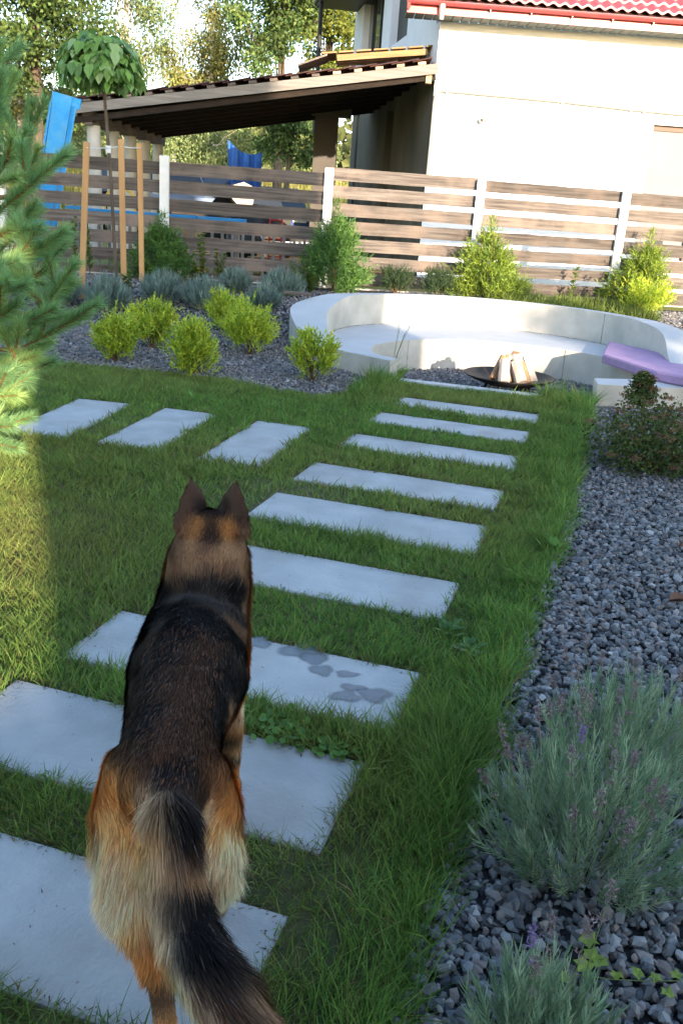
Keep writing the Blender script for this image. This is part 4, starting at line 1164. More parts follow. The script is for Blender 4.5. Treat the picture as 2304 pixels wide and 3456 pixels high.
# ------------------------------------------------------------------ background trees
def tree(name, x, y, z0, h, crown, pal, trunk_r, bark, lab, cat, n=9000, leaf=.14, lean=0., group=None, weep=0., clumps=34, trunk_h=None, seed=0, seen_low=.0, branches=10):
    global rng
    keep = rng; rng = np.random.default_rng(100 + seed); rr = random.Random(seed)
    r = empty(name, (x, y, z0), 0, lab, cat, group)
    cx, cy, cz, rx, ry, rz = crown
    m = MB(); th = trunk_h or (cz + rz * .5)
    m.tube([(0, 0, -.2), (lean * th * .4, 0, th * .35), (lean * th * .8 + .1 * sin(seed), 0, th * .7), (cx * .8 + lean * th, cy, th)], [trunk_r * 1.25, trunk_r, trunk_r * .7, trunk_r * .25], 10)
    m.build('trunk', bark, r, True)
    cl = []
    for k in range(clumps):
        d = Vector((rr.gauss(0, 1), rr.gauss(0, 1), rr.gauss(0, 1))).normalized(); q = rr.random() ** .45
        cl.append((cx + d.x * rx * q, cy + d.y * ry * q, cz + d.z * rz * q, rr.uniform(.16, .34)))
    m = MB()
    for k in range(branches):
        c = cl[k]; t0 = rr.uniform(.35, .85) * th; a = Vector((lean * t0, 0, t0)); b_ = Vector(c[:3])
        m.tube([a, (a + b_) / 2 + Vector((0, 0, .15 * rz * rr.random())), b_], [trunk_r * .35, trunk_r * .2, .015], 6)
    m.build('branches', bark, r, True)
    cl = np.array(cl); k = rng.integers(0, len(cl), n); S = (rx + ry + rz) / 3
    d = randdir(n) * (rng.random((n, 1)) ** .5) * cl[k, 3:4] * S * 1.15
    d[:, 2] *= .75
    P = cl[k, :3] + d
    if weep: P[:, 2] -= weep * rng.random(n) ** 2 * (np.hypot(P[:, 0] - cx, P[:, 1] - cy) / rx)
    C = cols(n, pal, .22)
    cv = rng.normal(0, .16, len(cl)); C = np.clip(C * (1 + cv[k])[:, None], .005, .8)
    N1 = randdir(n); U = unit(np.cross(N1, randdir(n)))
    if weep: U = unit(U * .6 + np.array([0, 0, -1.])); N1 = unit(np.cross(U, randdir(n)))
    put('foliage', leaves(P, N1, U, leaf * .95 * (.6 + .7 * rng.random(n)), leaf * .66, C), LEAF, r, kind='stuff')
    rng = keep
    return r
OAK = [(.08, .13, .035), (.12, .17, .045), (.05, .09, .025)]
GOLD = [(.24, .25, .08), (.18, .22, .07), (.27, .23, .08)]
BIR = [(.20, .26, .11), (.25, .29, .12), (.13, .19, .08)]
ALD = [(.06, .12, .04), (.10, .16, .05), (.15, .20, .06)]
def T(px, py, Y): 
    p = A(px, py, Y); return p
def tr(kind, px, Y, topy, boty, wpx, pal, bark, lab, cat, **kw):
    """tree whose crown spans pixel rows topy..boty and width wpx at distance Y"""
    c = A(px, (topy + boty) / 2, Y); z0 = gz(0, Y); sc = Y / F * 1.05
    rx = wpx / 2 * sc; rz = abs(boty - topy) / 2 * sc
    return tree(kind, c[0], Y, z0, 0, (0, 0, c[2] - z0, rx, rx, rz), pal, kw.pop('tr_', .16), bark, lab, cat, **kw)
BG = 'trees at the edge of the field'
tr('oak_tree', 110, 36, -420, 400, 520, OAK, BARK, 'large dense green tree filling the top left corner', 'tree', group=BG, n=22000, leaf=.17, seed=1, tr_=.22, clumps=60)
tr('oak_tree', -150, 34, -200, 480, 420, OAK, BARK, 'broad green tree cut by the left edge of the photo', 'tree', group=BG, n=11000, leaf=.17, seed=21, tr_=.2)
tr('birch_tree', 60, 40, 100, 400, 240, GOLD, BIRCH, 'birch with a bare white trunk under the big tree at far left', 'birch', group=BG, n=5000, leaf=.14, seed=2, tr_=.14)
tr('birch_tree', 425, 42, -400, 360, 260, BIR, BIRCH, 'tall loose weeping birch right of the umbrella-shaped tree', 'birch', group=BG, n=11000, leaf=.14, seed=3, weep=1.5, tr_=.14, clumps=44)
tr('birch_tree', 720, 44, -60, 430, 300, GOLD, BIRCH, 'golden-leaved birch above the middle of the carport roof', 'birch', group=BG, n=16000, leaf=.14, seed=4, weep=1.0, tr_=.14, clumps=46)
tr('birch_tree', 585, 50, 280, 480, 200, ALD, BIRCH, 'smaller grey-green birch between the two tall birches', 'birch', group=BG, n=5000, leaf=.13, seed=5, weep=.6)
tr('alder_tree', 960, 38, -250, 300, 330, ALD, BARK, 'dark green alder left of the balcony post', 'tree', group=BG, n=12000, leaf=.17, seed=6, clumps=40)
tr('alder_tree', 1110, 40, -150, 330, 260, [(.18, .20, .04), (.12, .16, .03)], BARK, 'sunlit yellow-green tree just behind the balcony post', 'tree', group=BG, n=9000, leaf=.16, seed=7)
tr('alder_tree', 975, 33, 330, 545, 250, ALD, BARK, 'low dark crown under the carport roof beside the pillar', 'tree', group=BG, n=7000, leaf=.15, seed=8, tr_=.09)
tr('birch_tree', 700, 38, 350, 560, 280, BIR, BIRCH, 'birch with drooping leaves seen under the carport roof', 'birch', group=BG, n=9000, leaf=.12, seed=9, weep=.8, tr_=.08)
tr('birch_tree', 430, 39, 380, 520, 150, BIR, BIRCH, 'slim white-trunked birch right of the carport columns', 'birch', group=BG, n=3500, leaf=.12, seed=10, tr_=.1)
tr('birch_tree', 165, 42, 300, 480, 200, GOLD, BIRCH, 'birch with a leaning orange-lit trunk behind the blue board', 'birch', group=BG, n=5000, leaf=.13, seed=11, tr_=.13, lean=.02)
for i, (px, Y, ty, by, w, pal) in enumerate(((520, 52, 400, 560, 260, ALD), (640, 58, 420, 560, 300, OAK), (380, 60, 430, 560, 240, BIR), (240, 62, 400, 560, 260, BIR), (60, 60, 380, 560, 280, BIR), (830, 62, 470, 580, 260, OAK), (1010, 60, 500, 590, 240, BIR), (-120, 55, 380, 560, 260, OAK))):
    tr('bush', px, Y, ty, by, w, pal, BARK, ['dark bush behind the carport columns', 'green bush below the golden birch', 'pale bush behind the first stake', 'pale bush behind the blue board', 'pale low bush at the far left', 'far bush behind the blue tarp', 'far pale bush left of the pillar', 'far bush outside the left edge'][i], 'bush', group='bushes along the far field edge', n=5000, leaf=.18, seed=30 + i, tr_=.1, clumps=24)
# far wood as one mass
def wood():
    n = 26000; az = rng.uniform(-130, 160, n); y = rng.uniform(120, 175, n); z = terrain(az, y) + rng.random(n) ** .7 * (7 + 3.5 * vnoise(az, y, .12, 3))
    P = np.stack([az, y, z], 1); N1 = randdir(n); U = unit(np.cross(N1, randdir(n)))
    put('far_wood', leaves(P, N1, U, 1.3, 1.1, cols(n, [(.10, .12, .04), (.14, .15, .05), (.08, .10, .04)], .2)), LEAF, kind='stuff')
    n = 30000; x = rng.uniform(-40, 12, n); y = rng.uniform(26, 75, n); z = terrain(x, y)
    P = np.stack([x, y, z], 1); D = unit(np.stack([rng.normal(0, .3, n), rng.normal(0, .3, n), np.ones(n)], 1))
    put('meadow_grass', blades(P, D, .35 + .5 * rng.random(n), .05, np.zeros((n, 3)), cols(n, [(.26, .24, .06), (.16, .19, .04), (.34, .28, .12)], .2)), LEAF, kind='stuff')
wood()

# ------------------------------------------------------------------ conifers and shrubs
FXY = np.array(FP)
def GF(px, py, gap=.45):
    """ground point, kept on the garden side of the fence"""
    g = G(px, py)
    for _ in range(4):
        yf = float(np.interp(g[0], FXY[:, 0], FXY[:, 1])) - gap
        if g[1] > yf: a_ = A(px, py, yf); g = np.array([a_[0], yf, float(terrain(a_[0], yf))])
    return g
def spray_shrub(name, loc, w, h, pal, lab, cat, n=1800, L_=.06, bw=.008, shape='globe', seed=0, dens=1., leader=0, group=None, stem=True, gap=.5):
    """upright feathery sprays of scale leaves on a crown volume"""
    global rng
    keep = rng; rng = np.random.default_rng(500 + seed); rr = random.Random(seed)
    r = empty(name, tuple(loc), rr.uniform(0, 6), lab, cat, group)
    nc = 44 if shape == 'globe' else 130
    C0 = []
    for k in range(nc):
        if shape == 'globe':
            d = Vector((rr.gauss(0, 1), rr.gauss(0, 1), rr.gauss(.15, .9))).normalized(); q = rr.uniform(.35, 1.0)
            p = Vector((d.x * w / 2 * q, d.y * w / 2 * q, h * .49 + d.z * h * .47 * q)); o = Vector((d.x * .5, d.y * .5, .8)).normalized()
        else:
            t = rr.random() ** 1.35; a = rr.uniform(0, 2 * pi); rad = w / 2 * ((1 - t) ** .8 * .95 + .06) * (rr.uniform(.45, 1)); lob = 1 + .3 * sin(3 * a + seed) + .15 * sin(5 * a + t * 9)
            rad *= min(1., .55 + t * 5)
            p = Vector((cos(a) * rad * lob, sin(a) * rad * lob, h * (.06 + .90 * t))); o = Vector((cos(a) * .75, sin(a) * .75, .75)).normalized()
        C0.append((*p, *o, rr.uniform(.7, 1.3)))
    C0 = np.array(C0)
    # each clump: a branching fan: sub twigs then leaflets along them
    ntw = int(n / 9); k = rng.integers(0, nc, ntw)
    cs = w * (.24 if shape == 'globe' else .17)
    base = C0[k, :3] + rng.normal(0, 1, (ntw, 3)) * cs * .33
    D = unit(C0[k, 3:6] + rng.normal(0, .38, (ntw, 3))); TL = cs * .95 * C0[k, 6] * (.6 + .6 * rng.random(ntw))
    T_ = 9
    t = np.linspace(.05, 1, T_)[None, :, None]
    P = (base[:, None] + D[:, None] * TL[:, None, None] * t).reshape(-1, 3)
    Dd = unit(np.repeat(D, T_, 0) + rng.normal(0, .55, (ntw * T_, 3)))
    C = np.repeat(cols(ntw, pal, .16), T_, 0)
    inner = np.linalg.norm(P[:, :2], axis=1) / (w / 2)
    C = np.clip(C * (1 + rng.normal(0, .12, (len(P), 1))), .005, .8)
    nL = len(P)
    put('foliage', blades(P, Dd, L_ * (.6 + .7 * rng.random(nL)), bw, rng.normal(0, .2, (nL, 3)), C), NEEDLE, r, kind='stuff')
    m = MB()
    for j in range(8 if shape == 'globe' else 7):
        c = C0[j]; m.tube([(rr.uniform(-.02, .02), rr.uniform(-.02, .02), -.03), (c[0] * .35, c[1] * .35, c[2] * .5), tuple(c[:3])], [.007, .005, .002], 5)
    m.tube([(0, 0, -.03), (0, 0, h * .9)], [.011, .003], 6)
    for j in range(leader):
        a = rr.uniform(0, 6); q = rr.uniform(.1, .3) * w
        pts = [(cos(a) * q * .5, sin(a) * q * .5, h * .7), (cos(a) * q, sin(a) * q, h * rr.uniform(1.12, 1.45))]
        m.tube(pts, [.006, .002], 4)
    m.build('stems', STEM, r)
    if leader:
        nl = 38 * leader; zz = rng.uniform(.8, 1.40, nl) * h
        P = np.stack([rng.normal(0, .10 * w, nl) * (1.6 - zz / h), rng.normal(0, .10 * w, nl) * (1.6 - zz / h), zz], 1); Dd = unit(rng.normal(0, .6, (nl, 3)) + [0, 0, 1])
        put('leader_shoots', blades(P, Dd, .09, bw, rng.normal(0, .3, (nl, 3)), cols(nl, pal, .2)), NEEDLE, r, kind='stuff')
    rng = keep
    return r
YEL = [(.46, .54, .05), (.36, .48, .045), (.56, .60, .07), (.22, .36, .04)]
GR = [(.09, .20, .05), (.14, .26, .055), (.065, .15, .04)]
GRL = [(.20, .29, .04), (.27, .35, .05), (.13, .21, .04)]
def shrub_px(px, base, top, wpx, **kw):
    g = GF(px, base); dist = g[1]; sc = dist / F * 1.06
    t = A(px, top, dist); return g, wpx * sc, max(t[2] - g[2], .1)
YG = 'yellow globe thujas in the left gravel bed'
for i, (px, ba, to, w, lab) in enumerate(((393, 1225, 1025, 165, 'yellow-green globe thuja furthest left in the gravel, beside the pine'),
        (512, 1180, 990, 172, 'yellow globe thuja behind and between the two left ones, in front of the third stake'),
        (648, 1268, 1068, 195, 'yellow globe thuja nearest the lawn edge, second row front'),
        (842, 1200, 1010, 195, 'fullest yellow globe thuja, left of the bench end'),
        (778, 1120, 965, 150, 'yellow globe thuja half hidden behind the fullest one'),
        (1052, 1290, 1082, 170, 'sparse open yellow thuja standing alone in front of the bench wall'))):
    g, W_, H_ = shrub_px(px, ba, to, w)
    spray_shrub('globe_thuja', g, W_ * .74, H_ * .86, YEL, lab, 'shrub', n=9500 if i != 5 else 5500, L_=.030, bw=.010, seed=i, group=YG)
FT = 'thujas planted along the fence'
for i, (px, ba, to, w, pal, ld, lab) in enumerate(((545, 925, 770, 205, GR, 3, 'dark green thuja in front of the first white fence post'),
        (1120, 985, 745, 235, GR, 4, 'tallest dark green thuja in front of the second white post'),
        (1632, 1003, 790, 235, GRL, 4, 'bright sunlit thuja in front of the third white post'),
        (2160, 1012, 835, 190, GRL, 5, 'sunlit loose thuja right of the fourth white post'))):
    g, W_, H_ = shrub_px(px, ba, to, w)
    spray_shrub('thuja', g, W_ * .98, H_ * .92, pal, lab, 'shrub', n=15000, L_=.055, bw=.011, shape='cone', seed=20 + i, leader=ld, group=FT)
g, W_, H_ = shrub_px(2172, 1066, 958, 150)
spray_shrub('golden_thuja', g, W_, H_, YEL, 'small golden thuja in front of the right-most fence thuja', 'shrub', n=5000, L_=.04, bw=.009, seed=31)
# dwarf pines in front of the plinth
for i, (px, ba, to, w, lab) in enumerate(((1335, 992, 915, 95, 'small dark dwarf pine left of centre behind the bench rim'), (1470, 998, 920, 110, 'small dark dwarf pine right of the other, behind the bench rim'), (1730, 1012, 945, 130, 'low soft green conifer at the right foot of the bright thuja'))):
    g, W_, H_ = shrub_px(px, ba, to, w)
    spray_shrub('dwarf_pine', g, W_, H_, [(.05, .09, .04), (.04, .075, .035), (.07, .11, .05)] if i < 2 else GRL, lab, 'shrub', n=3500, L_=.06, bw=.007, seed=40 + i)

# lavender clumps
def lavender(loc, w, h, lab, n_shoot, leafn, lw, ll, seed, pal, flowers=0, group=None, fl=.25, big=False, stalk_px=None):
    global rng
    keep = rng; rng = np.random.default_rng(900 + seed)
    r = empty('lavender', tuple(loc), 0, lab, 'lavender', group)
    a = rng.random(n_shoot) * 2 * pi; q = np.sqrt(rng.random(n_shoot))
    B = np.stack([np.cos(a) * q * w * .20, np.sin(a) * q * w * .20, .03 * h * np.ones(n_shoot)], 1)
    out = np.stack([np.cos(a) * q, np.sin(a) * q], 1) * w / 2
    tipz = h * (1 - .55 * q ** 2.2) * (.85 + .25 * rng.random(n_shoot))
    Tp = np.stack([out[:, 0] * 1.0, out[:, 1] * 1.0, tipz], 1) + rng.normal(0, .02 * w, (n_shoot, 3))
    mid = (B + Tp) / 2; mid[:, :2] *= 1.22; mid[:, 2] *= .92
    parts = []
    t = np.linspace(.34, 1, leafn)[None, :, None]
    Pm = (1 - t) ** 2 * B[:, None] + 2 * t * (1 - t) * mid[:, None] + t ** 2 * Tp[:, None]
    Tg = unit((2 * (1 - t) * (mid - B)[:, None] + 2 * t * (Tp - mid)[:, None]).reshape(-1, 3))
    P = Pm.reshape(-1, 3); n = len(P)
    rd = randdir(n); sd_ = unit(rd - Tg * np.sum(rd * Tg, 1, keepdims=True))
    spread = (1.45 - .95 * np.repeat(t[:, :, 0], n_shoot, 0)).ravel()[:, None]
    D = unit(Tg * 1.0 + sd_ * spread * .95)
    C = np.repeat(cols(n_shoot, pal, .14), leafn, 0) * (1 + rng.normal(0, .1, (n, 1)))
    L_ = ll * (.65 + .5 * rng.random(n))
    parts.append(blades(P, D, L_, lw, Tg * .75, np.clip(C, .01, .8)))
    put('leaves', join(parts), NEEDLE, r, kind='stuff')
    # stems as ribbons
    seg = 5; tt = np.linspace(0, .97, seg)[None, :, None]
    Q = (1 - tt) ** 2 * B[:, None] + 2 * tt * (1 - tt) * mid[:, None] + tt ** 2 * Tp[:, None]
    sp = []
    for s in range(seg - 1):
        d = Q[:, s + 1] - Q[:, s]; Ls = np.linalg.norm(d, axis=1)
        sp.append(blades(Q[:, s], unit(d), Ls * 1.05, lw * .9, np.zeros_like(d), cols(n_shoot, [(.36, .42, .25), (.30, .34, .20)], .1)))
    put('stems', join(sp), NEEDLE, r, kind='stuff')
    # flower stalks
    for i in range(flowers):
        al = rng.random() * 2 * pi; ql = rng.random() ** .5 * .9
        if stalk_px is not None and i < len(stalk_px):
            sx, sy, sz = stalk_px[i]; top = Vector(PZ(sx, sy, sz)) - Vector(loc)
        else:
            top = Vector((cos(al) * ql * w * .62, sin(al) * ql * w * .62, h * (1.02 + fl * rng.random()) * (1 - .25 * ql)))
        b0 = Vector((top.x * .35, top.y * .35, h * .25)); md = (b0 + top) / 2 + Vector((top.x * .12, top.y * .12, 0))
        sr = .0012 if big else .0022
        f = MB().tube([b0, md, top], [sr, sr, sr * .8], 4).build('flower_stalk', GREEN_STEM, r)
        d = (top - md).normalized(); nf = 70 if big else 14; hs = .045 if big else .05
        ring = np.array([.0, .012, .024, .036, -.045])[rng.integers(0, 5, nf)] if big else rng.random(nf) * hs
        P = np.array(top)[None] + np.array(d)[None] * (ring[:, None] - .02) + rng.normal(0, .0045 if big else .009, (nf, 3))
        Dd = unit(rng.normal(0, 1, (nf, 3)) + np.array(d)[None] * .6)
        pal2 = [(.26, .19, .20), (.20, .15, .15), (.34, .27, .26)] if rng.random() < .97 else [(.28, .20, .42), (.24, .17, .32)]
        put('flower_spike', blades(P, Dd, .011 if big else .02, .0035 if big else .007, np.zeros((nf, 3)), cols(nf, pal2, .2)), NEEDLE, f, kind='stuff')
    rng = keep
    return r
LV = [(.19, .27, .24), (.25, .34, .30), (.14, .21, .18)]
for i, (px, ba, to, w, lab) in enumerate(((360, 1050, 938, 150, 'grey-green lavender clump left of the stakes behind the left yellow thuja'),
        (552, 1020, 928, 165, 'lavender clump right of the third stake'), (690, 1045, 945, 150, 'lavender clump between two yellow thujas'),
        (795, 990, 915, 110, 'small lavender clump near the fence foot'), (888, 1050, 965, 110, 'lavender clump just left of the bench end'),
        (952, 1000, 918, 140, 'rounded lavender clump beside the plank on the bench rim'), (200, 1030, 920, 150, 'lavender clump half behind the pine'))):
    g, W_, H_ = shrub_px(px, ba, to, w)
    lavender(g, W_, H_ * 1.05, lab, 150, 22, .008, .055, i, LV, flowers=5, group='lavender clumps in the back bed')
# two big ones in the foreground
g1 = PZ(1925, 2960, 0)
LVB = [(.22, .33, .20), (.30, .41, .26), (.15, .25, .15), (.40, .48, .30)]
lavender(g1 + [.03, .02, 0], .58, .36, 'large silvery green lavender bush in the right foreground gravel', 190, 32, .0034, .034, 50, LVB, flowers=26, fl=.30, big=True,
         stalk_px=[(1695, 2470, .42), (1710, 2530, .40), (1780, 2505, .40), (1815, 2400, .46), (1930, 2540, .42), (2085, 2450, .45), (2200, 2650, .42), (2120, 2790, .38), (1990, 2370, .48), (2140, 2330, .46)])
g2 = PZ(1790, 3640, 0)
lavender(g2, .30, .27, 'lavender bush at the bottom edge of the photo', 85, 30, .0034, .034, 51, LVB, flowers=5, fl=.2, big=True,
         stalk_px=[(1800, 3160, .36), (1860, 3120, .38), (1985, 3130, .40), (2060, 3010, .44), (1810, 3260, .33)])
lavender(PZ(2085, 2640, 0), .52, .33, 'lavender bush behind the large one in the right foreground', 130, 30, .0034, .034, 52, LVB, flowers=12, fl=.35, big=True)

# leafy perennials and saplings
def sapling(loc, h, lab, pal, n_leaf=26, leaf=.07, stems=2, seed=0, cat='plant', name='leafy_plant', spread=.12, group=None):
    rr = random.Random(seed); r = empty(name, tuple(loc), rr.uniform(0, 6), lab, cat, group)
    for s in range(stems):
        a = rr.uniform(0, 6.28); tx, ty = cos(a) * spread * h, sin(a) * spread * h; hh = h * rr.uniform(.75, 1)
        m = MB().tube([(0, 0, -.02), (tx * .4, ty * .4, hh * .5), (tx, ty, hh)], [.007, .005, .002], 5).build('stem', STEM, r)
        n = n_leaf // stems
        t = np.linspace(.15, 1, n); P = np.stack([tx * t, ty * t, hh * t], 1)
        az = np.arange(n) * 2.4 + seed; U = unit(np.stack([np.cos(az), np.sin(az), .35 + .3 * np.random.default_rng(seed).random(n)], 1))
        N1 = unit(np.stack([-np.cos(az) * .4, -np.sin(az) * .4, np.ones(n)], 1))
        put('leaf_set', leaves(P, N1, U, leaf * (1.15 - .5 * t), leaf * .6, cols(n, pal, .15)), LEAF, r, kind='stuff')
    return r
LP = [(.12, .20, .04), (.16, .24, .05), (.09, .16, .03)]
for i, (px, ba, to, st, lab) in enumerate(((255, 935, 715, 2, 'leafy stems with pale flower heads left of the first stake'), (305, 930, 745, 2, 'leafy stem with a flower head just right of the first stake'),
        (690, 960, 780, 3, 'young leafy plant in front of the fence between the first two thujas'), (740, 930, 830, 2, 'small leafy plant right of the young one'), (660, 965, 880, 3, 'low leafy stems right of the first thuja'),
        (1045, 1000, 905, 4, 'broad-leaved shrub at the left foot of the tallest thuja'), (1920, 1010, 858, 1, 'single straight leafy sapling between the third and fourth posts'),
        (2055, 1040, 905, 2, 'leafy sapling in front of the fourth white post'), (2105, 1045, 915, 2, 'leafy sapling between the fourth post and the golden thuja'),
        (430, 1010, 905, 2, 'leafy stem right of the second stake'))):
    g = GF(px, ba, .3); h = A(px, to, g[1])[2] - g[2]
    sapling(g, h, lab, LP, 30 * st if i != 6 else 22, .10 if i != 6 else .13, st, i + 3)
# low ground cover behind the bench
def cover():
    n = 5200; parts = []
    x = rng.uniform(2.1, 4.2, n); y = rng.uniform(12.7, 14.3, n); k = vnoise(x, y, 4, 2) > -.6; x, y = x[k], y[k]; n = len(x)
    P = np.stack([x, y, terrain(x, y) + .02], 1); D = unit(np.stack([rng.normal(0, .5, n), rng.normal(0, .5, n), np.ones(n)], 1))
    parts.append(blades(P, D, .05 + .16 * rng.random(n) ** 2, .016, rng.normal(0, .3, (n, 3)), cols(n, [(.14, .20, .04), (.20, .24, .06), (.10, .15, .03)], .2)))
    put('ground_cover', join(parts), LEAF, kind='stuff')
cover()

# spirea at right
def spirea():
    g = G(2165, 1590); r = empty('spirea_shrub', tuple(g), 0, 'low rounded shrub with brown faded flower heads in the right gravel bed', 'shrub')
    n = 6500; cl = np.array([[0, 0, .22, .30], [.25, .1, .20, .28], [-.18, .1, .18, .24], [.05, .25, .30, .26], [.4, .3, .25, .3], [.02, .38, .45, .12], [.55, .1, .2, .25], [-.1, -.12, .12, .22], [.2, -.15, .14, .24], [.02, .36, .55, .07]])
    k = rng.integers(0, len(cl), n); d = randdir(n) * (rng.random((n, 1)) ** .4) * cl[k, 3:4]; d[:, 2] *= .8
    P = cl[k, :3] + d; P[:, 2] = np.abs(P[:, 2]) + .01
    C = cols(n, [(.07, .13, .03), (.11, .16, .04), (.05, .09, .025), (.14, .12, .04)], .2)
    N1 = unit(randdir(n) + [0, 0, .8]); U = unit(np.cross(N1, randdir(n)))
    put('foliage', leaves(P, N1, U, .032, .02, C), LEAF, r, kind='stuff')
    nb = 75; k = rng.integers(0, len(cl), nb); d = unit(randdir(nb) + [0, -.2, .9]) * cl[k, 3:4]; d[:, 2] *= .85; Hc = cl[k, :3] + d
    m = 60; P = (Hc[:, None] + rng.normal(0, 1, (nb, m, 3)) * [.018, .018, .008]).reshape(-1, 3); n = len(P)
    N1 = unit(randdir(n) + [0, 0, 1]); U = unit(np.cross(N1, randdir(n)))
    put('flower_heads', leaves(P, N1, U, .012, .010, cols(n, [(.22, .12, .06), (.30, .17, .10), (.16, .09, .05)], .2)), LEAF, r, kind='stuff')
    m = MB()
    for c in cl: m.tube([(0, 0, -.02), (c[0] * .5, c[1] * .5, c[2] * .6), (c[0], c[1], c[2])], [.008, .006, .003], 5)
    m.build('stems', STEM, r)
spirea()

# catalpa ball on a tall stem, with three stakes
def catalpa():
    base = GF(395, 960, .5); Y = base[1]
    top = A(350, 285, Y)
    r = empty('umbrella_tree', tuple(base), 0, 'small lollipop-shaped tree with large heart leaves on a bare stem tied to stakes', 'tree')
    tv = Vector(top - base)
    m1 = Vector(A(372, 560, Y) - base); 
    MB().tube([(0, 0, -.05), tuple(m1), tuple(tv), tuple(tv + Vector((0, 0, .15)))], [.026, .022, .02, .012], 10).build('trunk', BARK, r, True)
    cc = Vector(A(340, 215, Y) - base); sc = Y / F * 1.03; RX = 130 * sc; RZ = 74 * sc
    hl = []
    rr = random.Random(5)
    outline = [(0, 0), (-.26, .0), (-.42, .22), (-.38, .50), (-.20, .80), (-.0, 1.12), (.20, .80), (.38, .50), (.42, .22), (.26, .0)]
    V0 = [(x, y, .06 * abs(x) * 2 - .10 * y * y) for x, y in outline]
    made = []
    pal = [(.15, .30, .06), (.20, .36, .08), (.11, .23, .06), (.28, .42, .17)]
    lm = []
    for k, c in enumerate(pal):
        m_ = bpy.data.materials.new('catalpa_leaf'); nt, out = nodes(m_); p = nt.nodes.new('ShaderNodeBsdfPrincipled'); p.inputs['Base Color'].default_value = (*c, 1); p.inputs['Roughness'].default_value = .45
        t = nt.nodes.new('ShaderNodeBsdfTranslucent'); t.inputs['Color'].default_value = (*c, 1); mx = nt.nodes.new('ShaderNodeMixShader'); mx.inputs[0].default_value = .35
        nz = nt.nodes.new('ShaderNodeTexNoise'); nz.inputs['Scale'].default_value = 12; bp = nt.nodes.new('ShaderNodeBump'); bp.inputs['Strength'].default_value = .3; nt.links.new(nz.outputs['Fac'], bp.inputs['Height']); nt.links.new(bp.outputs[0], p.inputs['Normal'])
        nt.links.new(p.outputs[0], mx.inputs[1]); nt.links.new(t.outputs[0], mx.inputs[2]); nt.links.new(mx.outputs[0], out.inputs['Surface']); lm.append(m_)
    meshes = []
    for m_ in lm:
        me = bpy.data.meshes.new('leaf'); me.from_pydata(V0, [], [(0, i, i + 1) for i in range(1, 9)] ); me.materials.append(m_); me.update(); meshes.append(me)
    for k in range(298):
        z = rr.random() ** .8; a = rr.uniform(0, 2 * pi)
        q = sqrt(max(0, 1 - z * z)) if z < 1 else 0
        sh = rr.uniform(.74, 1.06)
        px_ = cos(a) * RX * q * sh; py_ = sin(a) * RX * q * sh; pz = -RZ * .75 + z * RZ * 1.9 * sh
        if z < .18: sh2 = rr.uniform(.35, 1.0); px_ *= sh2; py_ *= sh2; pz += .04
        o = bpy.data.objects.new('leaf', meshes[rr.randrange(4)]); link(o, r)
        o.location = cc + Vector((px_, py_, pz)); s = rr.uniform(.10, .17)
        droop = -.55 - .95 * (1 - z) + rr.uniform(-.25, .25)
        out_ = Vector((cos(a + rr.uniform(-.5, .5)), sin(a + rr.uniform(-.5, .5)), 0)); yax = (out_ * cos(droop) + Vector((0, 0, sin(droop)))).normalized()
        zax = (Vector((0, 0, 1)) + out_ * .6 + Vector((rr.uniform(-.35, .35), rr.uniform(-.35, .35), 0))); zax = (zax - yax * zax.dot(yax)).normalized(); xax = yax.cross(zax)
        R = Matrix((xax, yax, zax)).transposed(); o.rotation_mode = 'QUATERNION'; o.rotation_quaternion = R.to_quaternion(); o.scale = (s, s, s)
    n = 520; az_ = rng.random(n) * 2 * pi; zz = rng.random(n) ** .9; qq = np.sqrt(1 - zz ** 2) * rng.uniform(.55, .98, n)
    P = np.stack([np.cos(az_) * RX * qq, np.sin(az_) * RX * qq, -RZ * .75 + zz * RZ * 1.85 * rng.uniform(.8, 1, n)], 1) + np.array(cc)
    dr = -.45 - .95 * (1 - zz) + rng.normal(0, .25, n); az2 = az_ + rng.normal(0, .5, n)
    U = np.stack([np.cos(az2) * np.cos(dr), np.sin(az2) * np.cos(dr), np.sin(dr)], 1); N1 = unit(np.stack([np.cos(az2) * .6, np.sin(az2) * .6, np.ones(n)], 1) + rng.normal(0, .25, (n, 3))); N1 = unit(N1 - U * np.sum(U * N1, 1, keepdims=True))
    put('small_leaves', leaves(P, N1, U, rng.uniform(.10, .17, n), .10, cols(n, pal, .15)), LEAF, r, kind='stuff')
    # inner twigs
    m = MB()
    for k in range(14):
        a = rr.uniform(0, 6.28); m.tube([tuple(tv), tuple(cc + Vector((cos(a) * RX * .4, sin(a) * RX * .4, 0))), tuple(cc + Vector((cos(a) * RX * .85, sin(a) * RX * .85, RZ * .2)))], [.012, .008, .004], 5)
    m.build('branches', BARK, r)
    stakes = [((293, 480), (275, 1010), 0, 'leftmost raw wood stake, partly behind the pine needles'), ((409, 470), (420, 985), -.0, 'middle and tallest raw wood stake beside the thin trunk'), ((472, 484), (480, 950), .0, 'rightmost raw wood stake of the three')]
    tops = []
    for (tx, ty), (bx_, by_), dy, lab in stakes:
        b0 = GF(bx_, by_, .25); t0 = A(tx, ty, b0[1]); m = MB(); o_ = Vector(b0)
        m.beam((0, 0, -.1), tuple(Vector(t0) - o_), .066, .045, up=(0, 1, 0))
        o = m.build('stake', RAW_WOOD); o.location = o_; tag(o, lab, 'stake', 'three stakes supporting the small tree'); tops.append(Vector(t0))
    m = MB(); tie = Vector(A(366, 500, Y)); ps = [A(295, 498, tops[0].y - .03), A(330, 500, (tops[0].y + Y) / 2), A(366, 500, Y - .03), A(409, 494, tops[1].y - .03), A(440, 499, (tops[1].y + tops[2].y) / 2), A(474, 500, tops[2].y - .03)]
    m.tube(ps, .007, 5)
